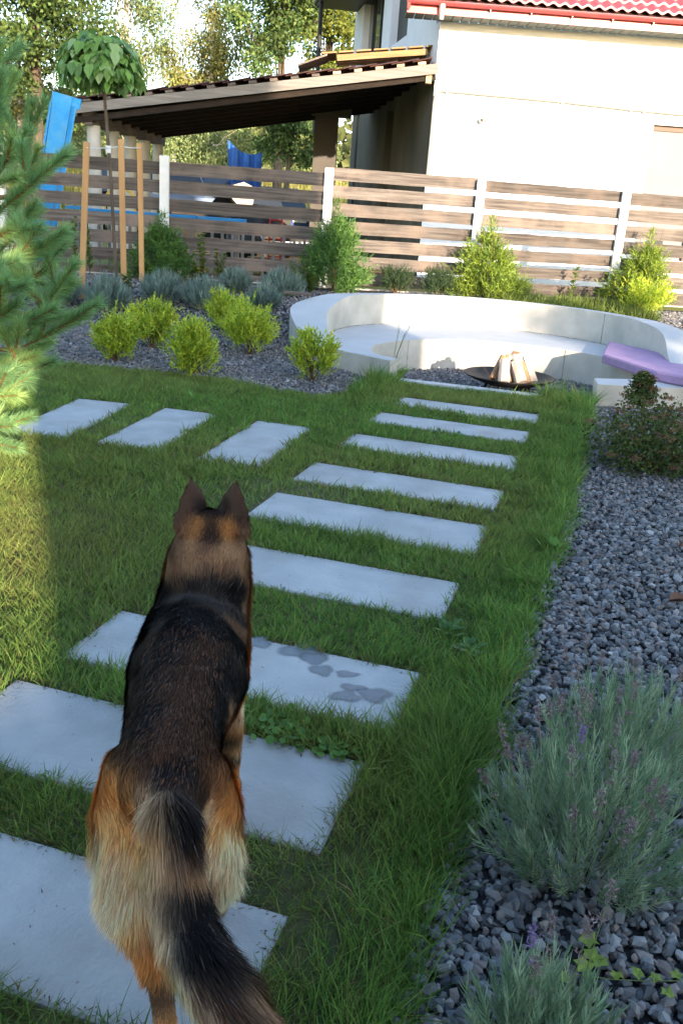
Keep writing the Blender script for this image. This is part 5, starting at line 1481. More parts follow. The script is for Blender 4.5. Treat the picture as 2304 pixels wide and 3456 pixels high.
    o = m.build('tie_string', WIRE); tag(o, 'white string tying the thin trunk to the three stakes', 'string')
    m = MB(); m.tube([tie + Vector((0, 0, -.06)), tie + Vector((0, 0, .03))], .034, 10); o2 = m.build('trunk_wrap', WIRE, o)
catalpa()

# ------------------------------------------------------------------ pine at the left
def pine():
    root_ = np.array([-2.72, 5.0, 0]); r = empty('pine_tree', tuple(root_), 0, 'young pine with long soft needles at the left edge', 'tree')
    MB().tube([(0, 0, -.1), (.02, 0, 1.0), (-.02, .03, 2.2), (0, 0, 2.9)], [.06, .05, .035, .012], 10).build('trunk', PINE_BARK, r, True)
    rr = random.Random(9); brs = []
    def V3(px, py, Y): return A(px, py, Y) - root_
    # visible shoots: (tip px, tip py, depth, start px, start py)
    vis = [(350, 705, 0), (0, 0, 0)]
    S = [((-60, 760), (225, 520), 4.6), ((-80, 700), (95, 440), 4.7), ((70, 660), (110, 350), 4.9), ((-20, 560), (5, 250), 4.6), ((-120, 1000), (225, 780), 4.4), ((-40, 960), (210, 800), 4.5),
         ((80, 1130), (255, 890), 4.4), ((120, 1060), (250, 950), 4.5), ((-60, 1150), (190, 1040), 4.3), ((60, 1180), (285, 1060), 4.3), ((-70, 1250), (130, 1200), 4.2), ((-60, 1320), (55, 1240), 4.1), ((-70, 1330), (60, 1335), 4.1),
         ((-80, 1430), (40, 1440), 4.3), ((-60, 1080), (20, 1070), 4.2), ((-100, 930), (60, 880), 4.3), ((-60, 820), (50, 770), 4.4), ((-100, 640), (60, 600), 4.5), ((-60, 430), (0, 150), 4.8), ((-60, 520), (50, 250), 5.1), ((60, 960), (180, 900), 4.8), ((-20, 1120), (130, 1130), 4.6), ((-30, 1240), (170, 1150), 4.7),
         ((-40, 900), (120, 690), 4.7), ((-60, 1000), (90, 960), 4.0), ((-90, 1130), (70, 1020), 4.0), ((0, 700), (150, 560), 5.1), ((-80, 850), (150, 960), 4.9), ((-90, 1200), (100, 1290), 4.5), ((-120, 1450), (30, 1510), 4.6), ((-80, 560), (80, 520), 5.2)]
    m = MB(); P_, D_, L2, C_ = [], [], [], []
    segs = []
    for (a, b_), (c, d), Y in S:
        p0, p1 = V3(a, b_, Y + .1), V3(c, d, Y); segs.append((p0, p1, 1.0))
        tr0 = np.array([0, 0, max(.1, p0[2] - .15)]); m.tube([tuple(tr0), tuple(p0)], [.022, .012], 5)
        dv = p1 - p0
        for _ in range(2):
            t = rr.uniform(.35, .75); q0 = p0 + dv * t; off_ = np.array([rr.uniform(-.16, .16), rr.uniform(-.12, .12), rr.uniform(.0, .16)]) + dv / np.linalg.norm(dv) * .08
            segs.append((q0, q0 + off_, .8))
    # unseen rest of the crown, around the trunk
    for k in range(26):
        z = rr.uniform(.25, 2.7); a = rr.uniform(0, 6.28); R_ = (.95 - z * .28) * rr.uniform(.7, 1)
        if cos(a) > .1: R_ *= .62
        p0 = np.array([0, 0, z - .1]); p1 = np.array([cos(a) * R_, sin(a) * R_, z + .15]); segs.append((p0 * .4 + p1 * .6, p1, .9)); m.tube([tuple(p0), tuple(p1)], [.014, .005], 5)
    for p0, p1, s in segs:
        m.tube([tuple(p0), tuple((p0 + p1) / 2 + np.array([0, 0, -.01])), tuple(p1)], [.007, .006, .004], 5)
        dv = p1 - p0; L_ = np.linalg.norm(dv); n = int(1000 * L_ / .4 * s)
        t = .12 + .88 * rng.random(n) ** .8; P = p0 + dv * t[:, None]; rd = randdir(n); ax = dv / L_
        sd_ = unit(rd - ax * (rd @ ax)[:, None]); D = unit(ax * (.75 + .5 * t[:, None]) + sd_ * .85)
        P_.append(P); D_.append(D); L2.append(.055 + .03 * rng.random(n))
        C_.append(cols(n, [(.26, .46, .19), (.34, .54, .21), (.20, .37, .17)] if rr.random() < .75 else [(.40, .56, .20), (.32, .50, .18)], .16))
    m.build('branches', PINE_BARK, r)
    P = np.concatenate(P_); D = np.concatenate(D_)
    put('needles', blades(P, D, np.concatenate(L2), .0021, rng.normal(0, .12, (len(P), 3)), np.concatenate(C_)), NEEDLE, r, kind='stuff')
pine()

# ------------------------------------------------------------------ weeds in the lawn and at the edge
def rosette(px, py, n, leaf, lab, pal, name='weed', up=.35, seed=0, w=.5, cat='weed'):
    rr = np.random.default_rng(seed + 70); g = PZ(px, py, .0); r = empty(name, (g[0], g[1], .005), 0, lab, cat)
    a = rr.random(n) * 2 * pi; q = rr.random(n) * leaf * .8
    P = np.stack([np.cos(a) * q, np.sin(a) * q, .035 + .03 * rr.random(n)], 1); U = unit(np.stack([np.cos(a), np.sin(a), up * np.ones(n)], 1)); N1 = unit(np.stack([-np.cos(a) * .3, -np.sin(a) * .3, np.ones(n)], 1))
    for k in range(n):
        sel = slice(k, k + 1)
        put('leaf', leaves(P[sel], N1[sel], U[sel], leaf * rr.uniform(.6, 1.1), leaf * w, cols(1, pal, .12)), LEAF, r)
WP = [(.10, .22, .045), (.13, .26, .05)]
rosette(1580, 2235, 22, .055, 'jagged dandelion-like weed in the verge near the gravel', [(.08, .17, .05), (.11, .2, .06)], seed=1)
rosette(1510, 2165, 12, .05, 'smaller jagged weed left of the large one in the verge', [(.08, .17, .05)], seed=2)
rosette(1865, 1885, 6, .085, 'broad-leaved weed at the verge edge, middle of the right gravel', WP, seed=3, up=1.0)
rosette(1760, 1985, 6, .07, 'pale weed in the verge below the broad-leaved one', WP, seed=4, up=.8)
rosette(1540, 1500, 4, .06, 'small two-leaved weed on the third far slab strip', WP, seed=5, up=.7)
rosette(1960, 1630, 3, .05, 'single pale leaf at the verge edge near the spirea', WP, seed=6, up=1.2)
rosette(1560, 1425, 6, .05, 'small weed in the grass strip before the fire pit', WP, seed=7, up=.9)
rosette(660, 1900 - 530, 5, .08, 'small weed between two side path slabs', WP, seed=8, up=1.4)
def clover():
    g = PZ(1010, 2470, 0); r = empty('clover_patch', (g[0], g[1], 0), 0, 'patch of small round-leaved creeping weed beside the dog\'s belly', 'weed')
    n = 150; rr = np.random.default_rng(5)
    px = rr.uniform(830, 1200, n); py = 2400 + (px - 830) * .22 + rr.uniform(-10, 120, n); pp = np.array([PZ(a, b_, .0) for a, b_ in zip(px, py)]) - [g[0], g[1], 0]
    V = []; Fc = []; C = []
    for k in range(n):
        c = pp[k] + [0, 0, .02 + .025 * rr.random()]; s = rr.uniform(.008, .015); nn = unit(rr.normal(0, .35, (1, 3)) + [0, 0, 1])[0]; x = np.cross(nn, [0, 1, 0]); x /= np.linalg.norm(x); y = np.cross(nn, x)
        b0 = len(V); V += [c + (x * cos(a) * s + y * sin(a) * s * 1.25) for a in np.linspace(0, 2 * pi, 8, endpoint=False)]; Fc.append(tuple(range(b0, b0 + 8))); C += [cols(1, [(.09, .20, .04), (.13, .25, .05)], .12)[0]] * 8
    o = np_mesh('round_leaves', np.array(V), np.array(Fc), LEAF, r, np.array(C)); o['kind'] = 'stuff'
    m = MB()
    for k in range(0, n, 6): p = pp[k]; m.tube([(p[0], p[1], 0), (p[0] + .005, p[1], .035)], .0012, 3)
    m.build('runners', GREEN_STEM, r)
clover()
# yellow-green creeping plant in the bottom right gravel
def creeper():
    g = PZ(2000, 3230, .02); r = empty('creeping_weed', (g[0], g[1], 0), 0, 'yellow-green trailing weed with lobed leaves in the bottom right gravel', 'weed')
    pts = [(1985, 3170), (1995, 3225), (1970, 3260), (2020, 3240), (1900, 3300), (1850, 3310), (2080, 3290), (2150, 3285), (2210, 3300), (2280, 3290), (1990, 3300), (2250, 3350)]
    MB().tube([tuple(PZ(x, y, .035) - [g[0], g[1], 0]) for x, y in ((1840, 3310), (1960, 3290), (2060, 3305), (2160, 3310), (2300, 3310))], .0014, 4).build('runner', GREEN_STEM, r)
    rr = random.Random(3)
    for k, (x, y) in enumerate(pts):
        c = Vector(PZ(x, y, .05) - [g[0], g[1], 0]); s = .026 if k < 4 else .017; a0 = rr.uniform(0, 6); V = [c]; 
        for i in range(10):
            a = a0 + 2 * pi * i / 10; q = s * (1 if i % 2 else .62); V.append(c + Vector((cos(a) * q, sin(a) * q, rr.uniform(-.004, .006))))
        mesh_obj('lobed_leaf', V, [(0, i, i % 10 + 1) for i in range(1, 11)], mat_yl, r)
    return r
mat_yl = mat('yellow_green_leaf', (.24, .30, .05), (.17, .24, .04), .6, 60)
creeper()
# dry leaves on the gravel
for i, (px, py, s, lab) in enumerate(((2285, 2030, .09, 'curled brown dead leaf on the gravel at the right edge'), (2290, 1850, .06, 'small brown leaf on the gravel above the curled one'), (2215, 1592, .04, 'small tan leaf beside the spirea'))):
    g = PZ(px, py, .035); V = []; 
    for k in range(9): t = k / 8; w = s * .35 * sin(pi * t) + .002; V += [(t * s - s / 2, -w, .02 * sin(pi * t) + .01), (t * s - s / 2, 0, .0), (t * s - s / 2, w, .02 * sin(pi * t) + .012)]
    Fc = []
    for k in range(8):
        q = 3 * k; Fc += [(q, q + 3, q + 4, q + 1), (q + 1, q + 4, q + 5, q + 2)]
    o = mesh_obj('dead_leaf', V, Fc, DRY_LEAF, smooth=True); o.location = g; o.rotation_euler = (0, 0, i * 1.1 + .2); tag(o, lab, 'leaf')

# ------------------------------------------------------------------ dog
def caps(a, b_, n=14):
    """tapered capsule mesh between spheres a=(x,y,z,r) and b"""
    V = []; Fc = []
    A0, B0 = Vector(a[:3]), Vector(b_[:3]); ra, rb = a[3], b_[3]; d = B0 - A0; L_ = d.length
    if L_ < 1e-6: d = Vector((0, 0, 1))
    d = d.normalized(); x = d.cross(Vector((0, 0, 1)) if abs(d.z) < .9 else Vector((1, 0, 0))).normalized(); y = d.cross(x)
    prof = [(sin(t) * ra, -cos(t) * ra, 0) for t in np.linspace(.02, pi / 2, 6)] + [(cos(t) * rb, sin(t) * rb, 1) for t in np.linspace(0, pi / 2 - .02, 6)]
    for r_, h, e in prof:
        c = (B0 if e else A0) + d * h
        for k in range(n): an = 2 * pi * k / n; V.append(c + (x * cos(an) + y * sin(an)) * r_)
    m = len(prof)
    for i in range(m - 1):
        for k in range(n): j = (k + 1) % n; Fc.append((i * n + k, i * n + j, (i + 1) * n + j, (i + 1) * n + k))
    Fc += [tuple(reversed(range(n))), tuple(range((m - 1) * n, m * n))]
    return V, Fc
def make_dog():
    q = lambda px, py, z, r_: (*PZ(px, py, z), r_)
    J = {}
    chains = []
    # spine
    spine = [q(575, 2740, .485, .055), q(560, 2640, .47, .100), q(588, 2450, .47, .110), q(634, 2290, .46, .150), q(664, 2160, .45, .146), q(684, 2060, .50, .130), q(698, 1975, .57, .122), q(704, 1895, .635, .114), q(710, 1825, .69, .090)]
    chains.append(spine)
    s = spine
    # belly / ribcage depth
    chains.append([(s[2][0], s[2][1], .42, .075), (s[3][0], s[3][1], .385, .12), (s[4][0], s[4][1] + .03, .37, .122), (s[5][0], s[5][1] + .06, .42, .10)])
    # head: skull, brow, muzzle pointing forward
    hx, hy, hz, _ = s[-1]
    chains.append([(hx, hy, hz, .078), (hx - .003, hy + .06, hz - .035, .060), (hx - .006, hy + .12, hz - .075, .040), (hx - .008, hy + .19, hz - .10, .028)])
    # cheeks
    chains.append([(hx - .054, hy + .005, hz - .005, .046), (hx + .054, hy + .005, hz - .005, .046)])
    # hips / thighs left
    chains.append([q(460, 2615, .455, .072), q(418, 2730, .38, .062), q(425, 2960, .27, .050), q(505, 3190, .17, .034), q(545, 3330, .125, .026), q(565, 3520, .06, .022), q(585, 3640, .03, .028)])
    chains.append([q(486, 2620, .46, .064), q(440, 2880, .32, .058)])
    # right hip, thigh and a leg set further forward
    chains.append([q(668, 2625, .455, .070), q(722, 2740, .37, .060), q(722, 2900, .28, .048), q(715, 3020, .17, .032), q(725, 3060, .10, .024), q(735, 3050, .03, .028)])
    chains.append([q(645, 2620, .46, .064), q(690, 2840, .33, .056)])
    # front legs
    chains.append([(s[4][0] + .07, s[4][1] + .04, .40, .062), (-.262, 2.10, .30, .040), (-.252, 2.12, .16, .027), (-.252, 2.13, .06, .024), (-.252, 2.17, .025, .030)])
    chains.append([(s[4][0] - .085, s[4][1] + .05, .40, .062), (-.44, 2.14, .30, .045), (-.44, 2.30, .16, .028), (-.44, 2.36, .07, .024), (-.44, 2.41, .025, .030)])
    # tail
    tail = [q(578, 2740, .485, .05), q(592, 2880, .43, .044), q(602, 3000, .37, .042), q(632, 3110, .31, .046), q(688, 3250, .28, .050), q(768, 3380, .26, .050), q(850, 3490, .245, .040), q(905, 3580, .24, .022)]
    chains.append(tail)
    V = []; Fc = []
    for ch in chains:
        for a, b_ in zip(ch[:-1], ch[1:]):
            v, f = caps(a, b_); o_ = len(V); V += v; Fc += [tuple(i + o_ for i in t) for t in f]
    # ears: cupped triangular shells with thickness
    def ear(bx0, by0, bx1, by1, tx, ty, zb, zt):
        nonlocal V, Fc
        a, b_, t = Vector(PZ(bx0, by0, zb)), Vector(PZ(bx1, by1, zb)), Vector(PZ(tx, ty, zt)); fwd = Vector((0, 1, 0))
        n = 9; rows = []
        for k in range(n):
            u = k / (n - 1); w = (1 - u ** 1.9) * (1 + .12 * sin(pi * u)); c = (a + b_) / 2; c = c.lerp(t, u); hw = (b_ - a) / 2 * max(w, .04)
            th = .040 * (1 - u) ** .7 + .010
            rows.append([c - hw + fwd * th * .3, c - hw * .55 - fwd * th * .3, c - fwd * th * .45, c + hw * .55 - fwd * th * .3, c + hw + fwd * th * .3, c + hw * .5 + fwd * th, c + fwd * th * 1.1, c - hw * .5 + fwd * th])
        o_ = len(V)
        for r_ in rows: V += r_
        for k in range(n - 1):
            for i in range(8): j = (i + 1) % 8; Fc.append((o_ + k * 8 + i, o_ + (k + 1) * 8 + i, o_ + (k + 1) * 8 + j, o_ + k * 8 + j))
        Fc += [tuple(o_ + i for i in range(8)), tuple(o_ + (n - 1) * 8 + i for i in reversed(range(8)))]
    ear(580, 1805, 703, 1752, 643, 1603, .735, .865)
    ear(728, 1754, 845, 1822, 799, 1621, .735, .865)
    root = empty('german_shepherd_dog', (s[2][0], s[2][1], 0), 0, 'long-haired black and tan dog walking away over the slabs with ears pricked', 'dog')
    R0 = Vector(root.location)
    me = bpy.data.meshes.new('tmp'); me.from_pydata([tuple(Vector(v) - R0) for v in V], [], Fc); me.update()
    ob = bpy.data.objects.new('tmp', me); COL.objects.link(ob)
    md = ob.modifiers.new('r', 'REMESH'); md.mode = 'VOXEL'; md.voxel_size = .009
    sm = ob.modifiers.new('s', 'SMOOTH'); sm.iterations = 7; sm.factor = .6
    dg = bpy.context.evaluated_depsgraph_get(); dg.update(); ev = ob.evaluated_get(dg); bm_ = bpy.data.meshes.new_from_object(ev)
    bpy.data.objects.remove(ob)
    bm_.name = 'body'
    nv = len(bm_.vertices); co = np.empty(nv * 3, np.float32); bm_.vertices.foreach_get('co', co); co = co.reshape(-1, 3).astype(float) + np.array(R0)
    bm_.calc_loop_triangles(); nt_ = len(bm_.loop_triangles); tv = np.empty(nt_ * 3, np.int32); bm_.loop_triangles.foreach_get('vertices', tv); tv = tv.reshape(-1, 3)
    bvh = BVHTree.FromPolygons([Vector(c) for c in co], [tuple(t) for t in tv])
    # coat colours at measured marks; warm light on the rump added to the orange
    BK = (.008, .007, .008); BR = (.038, .019, .012); OR = (.60, .235, .065); ORL = (.74, .38, .14); CR = (.88, .64, .41); GY = (.055, .045, .04); TAN = (.36, .20, .105); TB = (.20, .105, .06); LT = (.58, .38, .22); ED = (.095, .052, .034)
    marks = [  # px, py, colour
        (645, 1650, ED), (640, 1700, ED), (600, 1720, ED), (797, 1660, ED), (800, 1710, ED), (640, 1625, ED), (797, 1640, ED), (610, 1760, ED), (820, 1740, ED), (830, 1750, (.06, .03, .02)), (680, 1720, BR), (745, 1730, BR),
        (712, 1735, BR), (712, 1770, BR), (708, 1810, BR), (672, 1760, OR), (655, 1790, OR), (625, 1790, TB), (600, 1800, TB), (750, 1765, OR), (775, 1790, OR), (800, 1810, TB), (830, 1800, TB),
        (640, 1850, TAN), (600, 1880, TB), (690, 1860, TB), (730, 1870, TAN), (780, 1860, TAN), (820, 1880, TAN), (835, 1930, TAN), (600, 1930, TB), (650, 1920, TAN), (690, 1930, TB), (760, 1930, TB), (575, 1930, TAN),
        (600, 1975, (.05, .03, .02)), (650, 1965, BK), (700, 1960, BK), (760, 1975, BK), (800, 2000, BK), (560, 2000, BK), (530, 2050, BK), (600, 2020, GY), (650, 2010, GY), (700, 2000, GY), (750, 2040, GY), (790, 2070, GY), (560, 2060, BK), (835, 2040, TAN), (845, 2100, TAN), (810, 2130, TB), (520, 2080, BK),
        (650, 2080, BK), (700, 2090, BK), (750, 2130, BK), (600, 2130, BK), (480, 2150, BK), (500, 2220, BK), (820, 2200, BK), (852, 2200, TAN), (855, 2280, OR), (835, 2300, BK), (700, 2200, BR), (620, 2200, BR), (560, 2200, BK), (430, 2250, BK), (420, 2330, BK), (760, 2250, BK),
        (560, 2320, BR), (620, 2330, (.06, .028, .016)), (680, 2320, BR), (740, 2340, BK), (800, 2330, BK), (855, 2370, ORL), (840, 2400, CR), (480, 2320, BK), (450, 2400, BK), (500, 2430, BK),
        (560, 2430, (.055, .026, .015)), (620, 2430, (.06, .028, .016)), (680, 2440, BR), (740, 2450, BK), (770, 2500, BK), (420, 2480, BK), (480, 2520, BR), (560, 2530, (.07, .03, .016)), (640, 2530, BR), (720, 2540, (.07, .03, .016)), (770, 2560, BK),
        (345, 2570, ORL), (390, 2560, BR), (430, 2590, (.06, .03, .018)), (480, 2610, (.07, .035, .02)), (560, 2620, BK), (620, 2600, BK), (700, 2610, (.10, .042, .02)), (760, 2600, (.22, .09, .035)), (800, 2620, OR), (790, 2680, OR), (740, 2670, (.24, .10, .04)), (680, 2670, BR),
        (340, 2640, ORL), (380, 2680, OR), (420, 2650, (.22, .10, .04)), (480, 2680, TAN), (350, 2740, ORL), (400, 2780, ORL), (450, 2750, OR), (480, 2800, ORL), (380, 2850, ORL), (450, 2860, ORL), (510, 2720, LT), (530, 2780, (.3, .2, .12)), (520, 2860, LT), (560, 2660, BR),
        (600, 2700, BK), (620, 2760, BK), (620, 2830, BK), (570, 2700, TAN), (650, 2700, BR), (670, 2760, LT), (700, 2740, LT), (760, 2740, OR), (790, 2740, OR), (720, 2820, ORL), (700, 2900, CR), (760, 2850, CR), (780, 2930, CR), (740, 2980, CR), (720, 3050, CR),
        (340, 2700, OR), (400, 2720, OR), (450, 2800, ORL), (370, 2600, OR), (420, 2620, OR), (770, 2700, OR), (780, 2780, ORL), (330, 2900, CR), (400, 2900, CR), (460, 2920, CR), (340, 2990, CR), (400, 3000, CR), (470, 3000, CR), (400, 3060, CR), (460, 3090, CR), (470, 3130, ORL), (500, 3170, TAN), (500, 3220, OR), (540, 3240, OR), (540, 3300, OR), (550, 3350, TAN), (545, 3375, BR), (560, 3420, TAN), (570, 3456, OR),
        (600, 2880, BR), (560, 2880, LT), (640, 2860, BR), (560, 2950, LT), (600, 2950, TAN), (650, 2950, TAN), (690, 3000, TAN), (590, 3010, BK), (570, 3040, GY), (550, 3000, LT), (620, 3060, BK), (680, 3060, BK), (540, 3100, CR), (525, 2830, ORL), (590, 3150, CR), (585, 3190, CR), (612, 3260, CR), (645, 3330, CR), (690, 3400, CR), (730, 3456, CR), (555, 3050, CR), (853, 2100, TAN), (856, 2170, TAN), (862, 2240, OR), (866, 2300, ORL), (862, 2360, CR), (850, 2430, CR), (838, 2180, TAN), (848, 2300, ORL), (846, 2360, LT), (535, 2900, LT), (545, 2990, LT), (560, 3060, LT), (560, 3120, CR), (575, 3200, CR), (600, 3290, CR), (635, 3370, CR), (670, 3430, CR), (690, 2880, LT), (700, 2960, TAN), (600, 3130, BK), (660, 3130, BK), (570, 3180, LT), (620, 3220, BK), (690, 3210, BK), (590, 3260, CR),
        (650, 3270, BK), (720, 3270, BK), (630, 3320, CR), (690, 3320, (.04, .02, .015)), (760, 3330, (.03, .02, .015)), (660, 3380, CR), (710, 3380, BR), (780, 3390, BR), (830, 3400, TAN), (700, 3440, CR), (760, 3450, TB), (820, 3450, BR), (870, 3450, TAN), (900, 3500, TAN), (860, 3480, BR),
        (785, 2480, OR), (800, 2540, LT), (780, 2540, OR), (780, 2420, TAN), (790, 2440, TAN)]
    mp_, mc = [], []
    for px, py, c in marks:
        h = bvh.ray_cast(Vector((0, 0, CH)), Vector(ray(px, py)).normalized())
        if h[0] is None:
            # just outside the outline: take the nearest point on the coat
            d = Vector(ray(px, py)).normalized(); best = None
            for dd in np.arange(1.3, 2.9, .04):
                h = bvh.find_nearest(Vector((0, 0, CH)) + d * dd)
                if best is None or h[3] < best[3]: best = h
            h = best
            if h[3] > .06: continue
        mp_.append(tuple(h[0])); mc.append(c)
    # unseen sides: belly, chest, inner legs, muzzle
    for p, c in (((s[3][0], s[3][1], .28), LT), ((s[4][0], s[4][1] + .1, .28), LT), ((-.235, 2.12, .1), OR), ((-.235, 2.12, .25), OR), ((-.44, 2.3, .1), OR), ((-.44, 2.2, .25), OR), ((s[5][0], s[5][1] + .15, .4), LT), ((hx, hy + .19, hz - .10), BK), ((hx, hy + .1, hz - .0), BR), ((hx - .06, hy + .08, hz - .05), TAN), ((hx + .06, hy + .08, hz - .05), TAN), ((s[6][0], s[6][1] + .12, .5), LT)):
        mp_.append(p); mc.append(c)
    mp_ = np.array(mp_); mc = np.array(mc)
    def coat(P):
        d2 = ((P[:, None, :] - mp_[None]) ** 2).sum(2); w = np.exp(-d2 / (2 * .017 ** 2)) + 1e-4 / (d2 + 1e-3) ** 1.0 * 1e-2
        lm = np.log(mc + .006); return np.exp((w[:, :, None] * lm[None]).sum(1) / w.sum(1, keepdims=True)) - .006
    bc_ = np.concatenate([coat(co[i:i + 4000]) for i in range(0, nv, 4000)])
    at = bm_.attributes.new('tint', 'FLOAT_COLOR', 'POINT'); cc = np.ones((nv, 4), np.float32); cc[:, :3] = bc_ * .8; at.data.foreach_set('color', cc.ravel())
    bm_.materials.clear(); bm_.materials.append(FUR); bm_.polygons.foreach_set('use_smooth', np.ones(len(bm_.polygons), bool)); bm_.update()
    body = bpy.data.objects.new('body', bm_); link(body, root)
    # fur
    tp = co[tv]; ar = np.linalg.norm(np.cross(tp[:, 1] - tp[:, 0], tp[:, 2] - tp[:, 0]), axis=1) / 2; nrm = unit(np.cross(tp[:, 1] - tp[:, 0], tp[:, 2] - tp[:, 0]))
    NF = 210000
    k = np.searchsorted(np.cumsum(ar) / ar.sum(), rng.random(NF)); k = np.clip(k, 0, nt_ - 1); u = rng.random((NF, 2)); fl = u.sum(1) > 1; u[fl] = 1 - u[fl]
    P = tp[k, 0] + (tp[k, 1] - tp[k, 0]) * u[:, :1] + (tp[k, 2] - tp[k, 0]) * u[:, 1:]
    Nn = nrm[k]
    # flow: backwards along the spine, downwards on the sides and legs, along the tail on the tail, up the ears
    tl = np.array([t[:3] for t in tail]); 
    flow = np.tile(np.array([.02, -.9, -.12]), (NF, 1))
    below = np.clip((.42 - P[:, 2]) / .15, 0, 1)[:, None]; flow = flow * (1 - below) + np.array([0, -.35, -1.]) * below
    legz = np.clip((.26 - P[:, 2]) / .08, 0, 1)[:, None]; flow = flow * (1 - legz) + np.array([0, -.15, -1.]) * legz
    head = np.clip((P[:, 2] - .60) / .1, 0, 1)[:, None]; flow = flow * (1 - head) + np.array([0, -.75, -.75]) * head
    # tail proximity
    dt = np.full(NF, 9.); td = np.zeros((NF, 3)); 
    for i in range(len(tl) - 1):
        e = tl[i + 1] - tl[i]; t = np.clip(((P - tl[i]) @ e) / (e @ e), 0, 1); dd = np.linalg.norm(P - tl[i] - t[:, None] * e, axis=1); b_ = dd < dt; dt[b_] = dd[b_]; td[b_] = e / np.linalg.norm(e)
    istail = (dt < .055) & (P[:, 1] < tail[0][1] - .0)
    istail &= ~((P[:, 0] < tl[0][0] - .06))
    flow[istail] = td[istail]
    ear_ = (P[:, 2] > .79); flow[ear_] = np.array([0, -.2, .9])
    rgt = np.clip((P[:, 0] - s[3][0]) / .12, -1, 1)[:, None]
    flow = flow + Nn * .0
    T_ = unit(flow - Nn * np.sum(flow * Nn, 1, keepdims=True))
    cr = P + 0; breech = np.exp(-(((P[:, 2] - .28) / .09) ** 2)) * (P[:, 1] < 1.62) * (~istail)
    L_ = .022 + .012 * rng.random(NF); L_ += .034 * breech * (.5 + .8 * rng.random(NF)); L_[istail] = .045 + .03 * rng.random(istail.sum()); L_[ear_] = .009; L_[(P[:, 2] < .15)] = .012
    L_[(P[:, 1] < 1.62) & (P[:, 2] > .38) & ~istail] *= .72
    neck = (P[:, 2] > .50) & (P[:, 2] < .68); L_[neck & ~istail] *= 1.1; L_[(P[:, 2] > .68) & ~ear_] *= .6
    lift = np.full(NF, .22); lift += .40 * breech; lift[istail] = .34; lift[ear_] = .12
    clump = np.stack([vnoise(P[:, 0] + P[:, 2], P[:, 1], 60, 1), vnoise(P[:, 0] - P[:, 2], P[:, 1] + P[:, 2], 55, 2), vnoise(P[:, 1], P[:, 2] + P[:, 0], 58, 3)], 1)
    D = unit(T_ + Nn * (lift * (.6 + .8 * rng.random(NF)))[:, None] + clump * (.10 + .22 * breech + .10 * istail)[:, None] + rng.normal(0, .09, (NF, 3)))
    C = np.concatenate([coat((P + D * L_[:, None] * .55)[i:i + 4000] + rng.normal(0, .006, (len(P[i:i + 4000]), 3))) for i in range(0, NF, 4000)])
    C = np.clip(C * (1 + .10 * clump[:, :1]) * (1 + rng.normal(0, .20, (NF, 1))), .003, .8)
    # reddish and grey guard hairs in the saddle
    dark = C.mean(1) < .045; rd = dark & (rng.random(NF) < .20) & (P[:, 1] < 2.0) & (np.abs(P[:, 0] - s[3][0]) < .10) & ~istail
    C[rd] = cols(rd.sum(), [(.13, .055, .028), (.09, .04, .022)], .3)
    gy = dark & (rng.random(NF) < .035); C[gy] = cols(gy.sum(), [(.10, .08, .07)], .3)
    S_ = unit(np.cross(D, Nn)); C2 = np.clip(C * 1.15, 0, .85)
    P = P - Nn * .001
    V_, i_, s_, c_ = blades(P - np.array(R0), D, L_, .0019, T_ * .15 - Nn * .08, C, side=S_, C2=C2)
    put('fur', (V_, i_, s_, c_), FUR, root, kind='stuff')
    # eyes and nose (face looks away from the viewer)
    for sx in (-1, 1):
        m = MB(); v, f = caps((hx + sx * .035 - R0.x, hy + .10 - R0.y, hz - .03, .009), (hx + sx * .035 - R0.x, hy + .101 - R0.y, hz - .03, .009), 10); m.add(v, f); m.build('eye', GLASS, root, True)
    m = MB(); v, f = caps((hx - .015 - R0.x, hy + .215 - R0.y, hz - .095, .013), (hx - .001 - R0.x, hy + .215 - R0.y, hz - .095, .013), 10); m.add(v, f); m.build('nose', BLACK_PLASTIC, root, True)
make_dog()

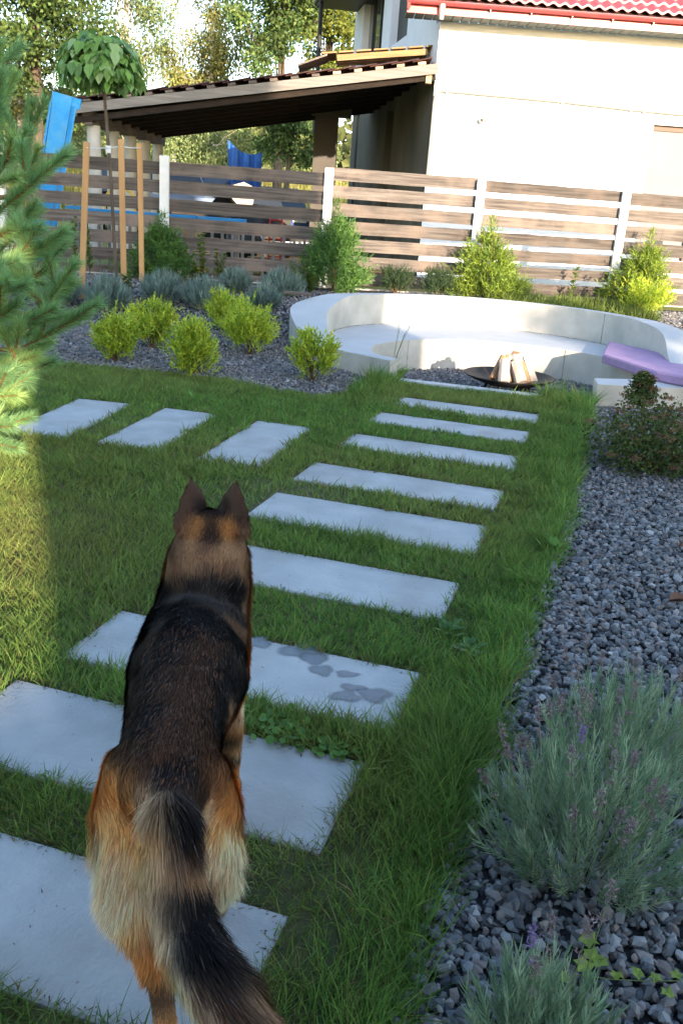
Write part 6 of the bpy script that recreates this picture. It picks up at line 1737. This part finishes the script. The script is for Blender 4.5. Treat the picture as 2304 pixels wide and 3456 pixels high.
# ------------------------------------------------------------------ unseen things added behind the viewpoint to shade the garden
def behind():
    Yo = -6.0
    # tall house, added to cast the foreground shade
    h = empty('shading_house', (2.33, -6, 0), radians(20.5), 'tall plastered house standing behind the viewpoint', 'house')
    MB().box((2.15, -3, 4.8), (4.3, 6, 9.6)).build('wall', WHITE_PLASTER, h)
    m = MB(); m.add([(-.1, -6.3, 9.5), (4.4, -6.3, 9.5), (4.4, .3, 9.5), (-.1, .3, 9.5), (2.15, -6.3, 12), (2.15, .3, 12)], [(0, 1, 4), (2, 3, 5), (1, 2, 5, 4), (3, 0, 4, 5), (3, 2, 1, 0)]); m.build('roof', DARK_TILE, h)
    for x in (1.0, 3.2):
        for z in (1.6, 5.2):
            w_ = MB().box((x, .02, z), (1.2, .05, 1.4)).build('window', WHITE_PAINT, h); MB().box((x, .05, z), (1.05, .02, 1.25)).build('pane', GLASS, w_)
    g = empty('garage', (11.5, -8, 0), 0, 'low white garage standing behind the viewpoint to the right', 'garage')  # added block; its height sets how far sun reaches the bench
    MB().box((0, 0, 1.72), (7.6, 4, 3.44)).build('wall', WHITE_PLASTER, g)
    MB().box((0, 0, 3.52), (8.0, 4.4, .16)).build('roof', DARK_TILE, g)
    MB().box((0, 2.03, 1.2), (2.6, .05, 2.3)).build('door', BROWN_FRAME, g)
    # hedge, added to keep sun off the nearest slabs
    hd = empty('shading_hedge', (-3.05, -6, 0), 0, 'clipped green hedge behind the viewpoint', 'hedge')
    MB().box((0, 0, .95), (10.8, .7, 1.85)).build('inner_mass', SOIL, hd)
    n = 16000; P = np.stack([rng.uniform(-5.4, 5.4, n), rng.uniform(-.45, .45, n), rng.uniform(.05, 2.0, n)], 1); k = (np.abs(P[:, 1]) > .3) | (P[:, 2] > 1.75); P = P[k]; n = len(P)
    N1 = randdir(n); U = unit(np.cross(N1, randdir(n))); put('foliage', leaves(P, N1, U, .07, .05, cols(n, OAK, .2)), LEAF, hd, kind='stuff')
    tree('added_shade_tree', -2.2, -6.5, 0, 0, (0, 0, 5.2, 4.3, 2.6, 2.7), OAK, .2, BARK, 'broad leafy tree behind the viewpoint on the left', 'tree', n=42000, leaf=.26, seed=77, clumps=150)  # added crown, placed to keep sun off the pine
    tree('added_shade_tree', .2, -5.4, 0, 0, (0, 0, 3.55, 2.3, 1.2, .95), OAK, .1, BARK, 'flat-crowned small tree behind the hedge at the viewer\'s back', 'tree', n=26000, leaf=.16, seed=79, clumps=110, trunk_h=3.6)  # added low crown closing the sunny gaps under the first
    tree('added_shade_tree', 9.7, -5.2, 0, 0, (0, 0, 3.9, 1.3, 1.0, 1.0), OAK, .08, BARK, 'small tree before the garage behind the viewpoint', 'tree', n=5000, leaf=.12, seed=78, clumps=30)  # added so the right end of the bench falls in shade
behind()
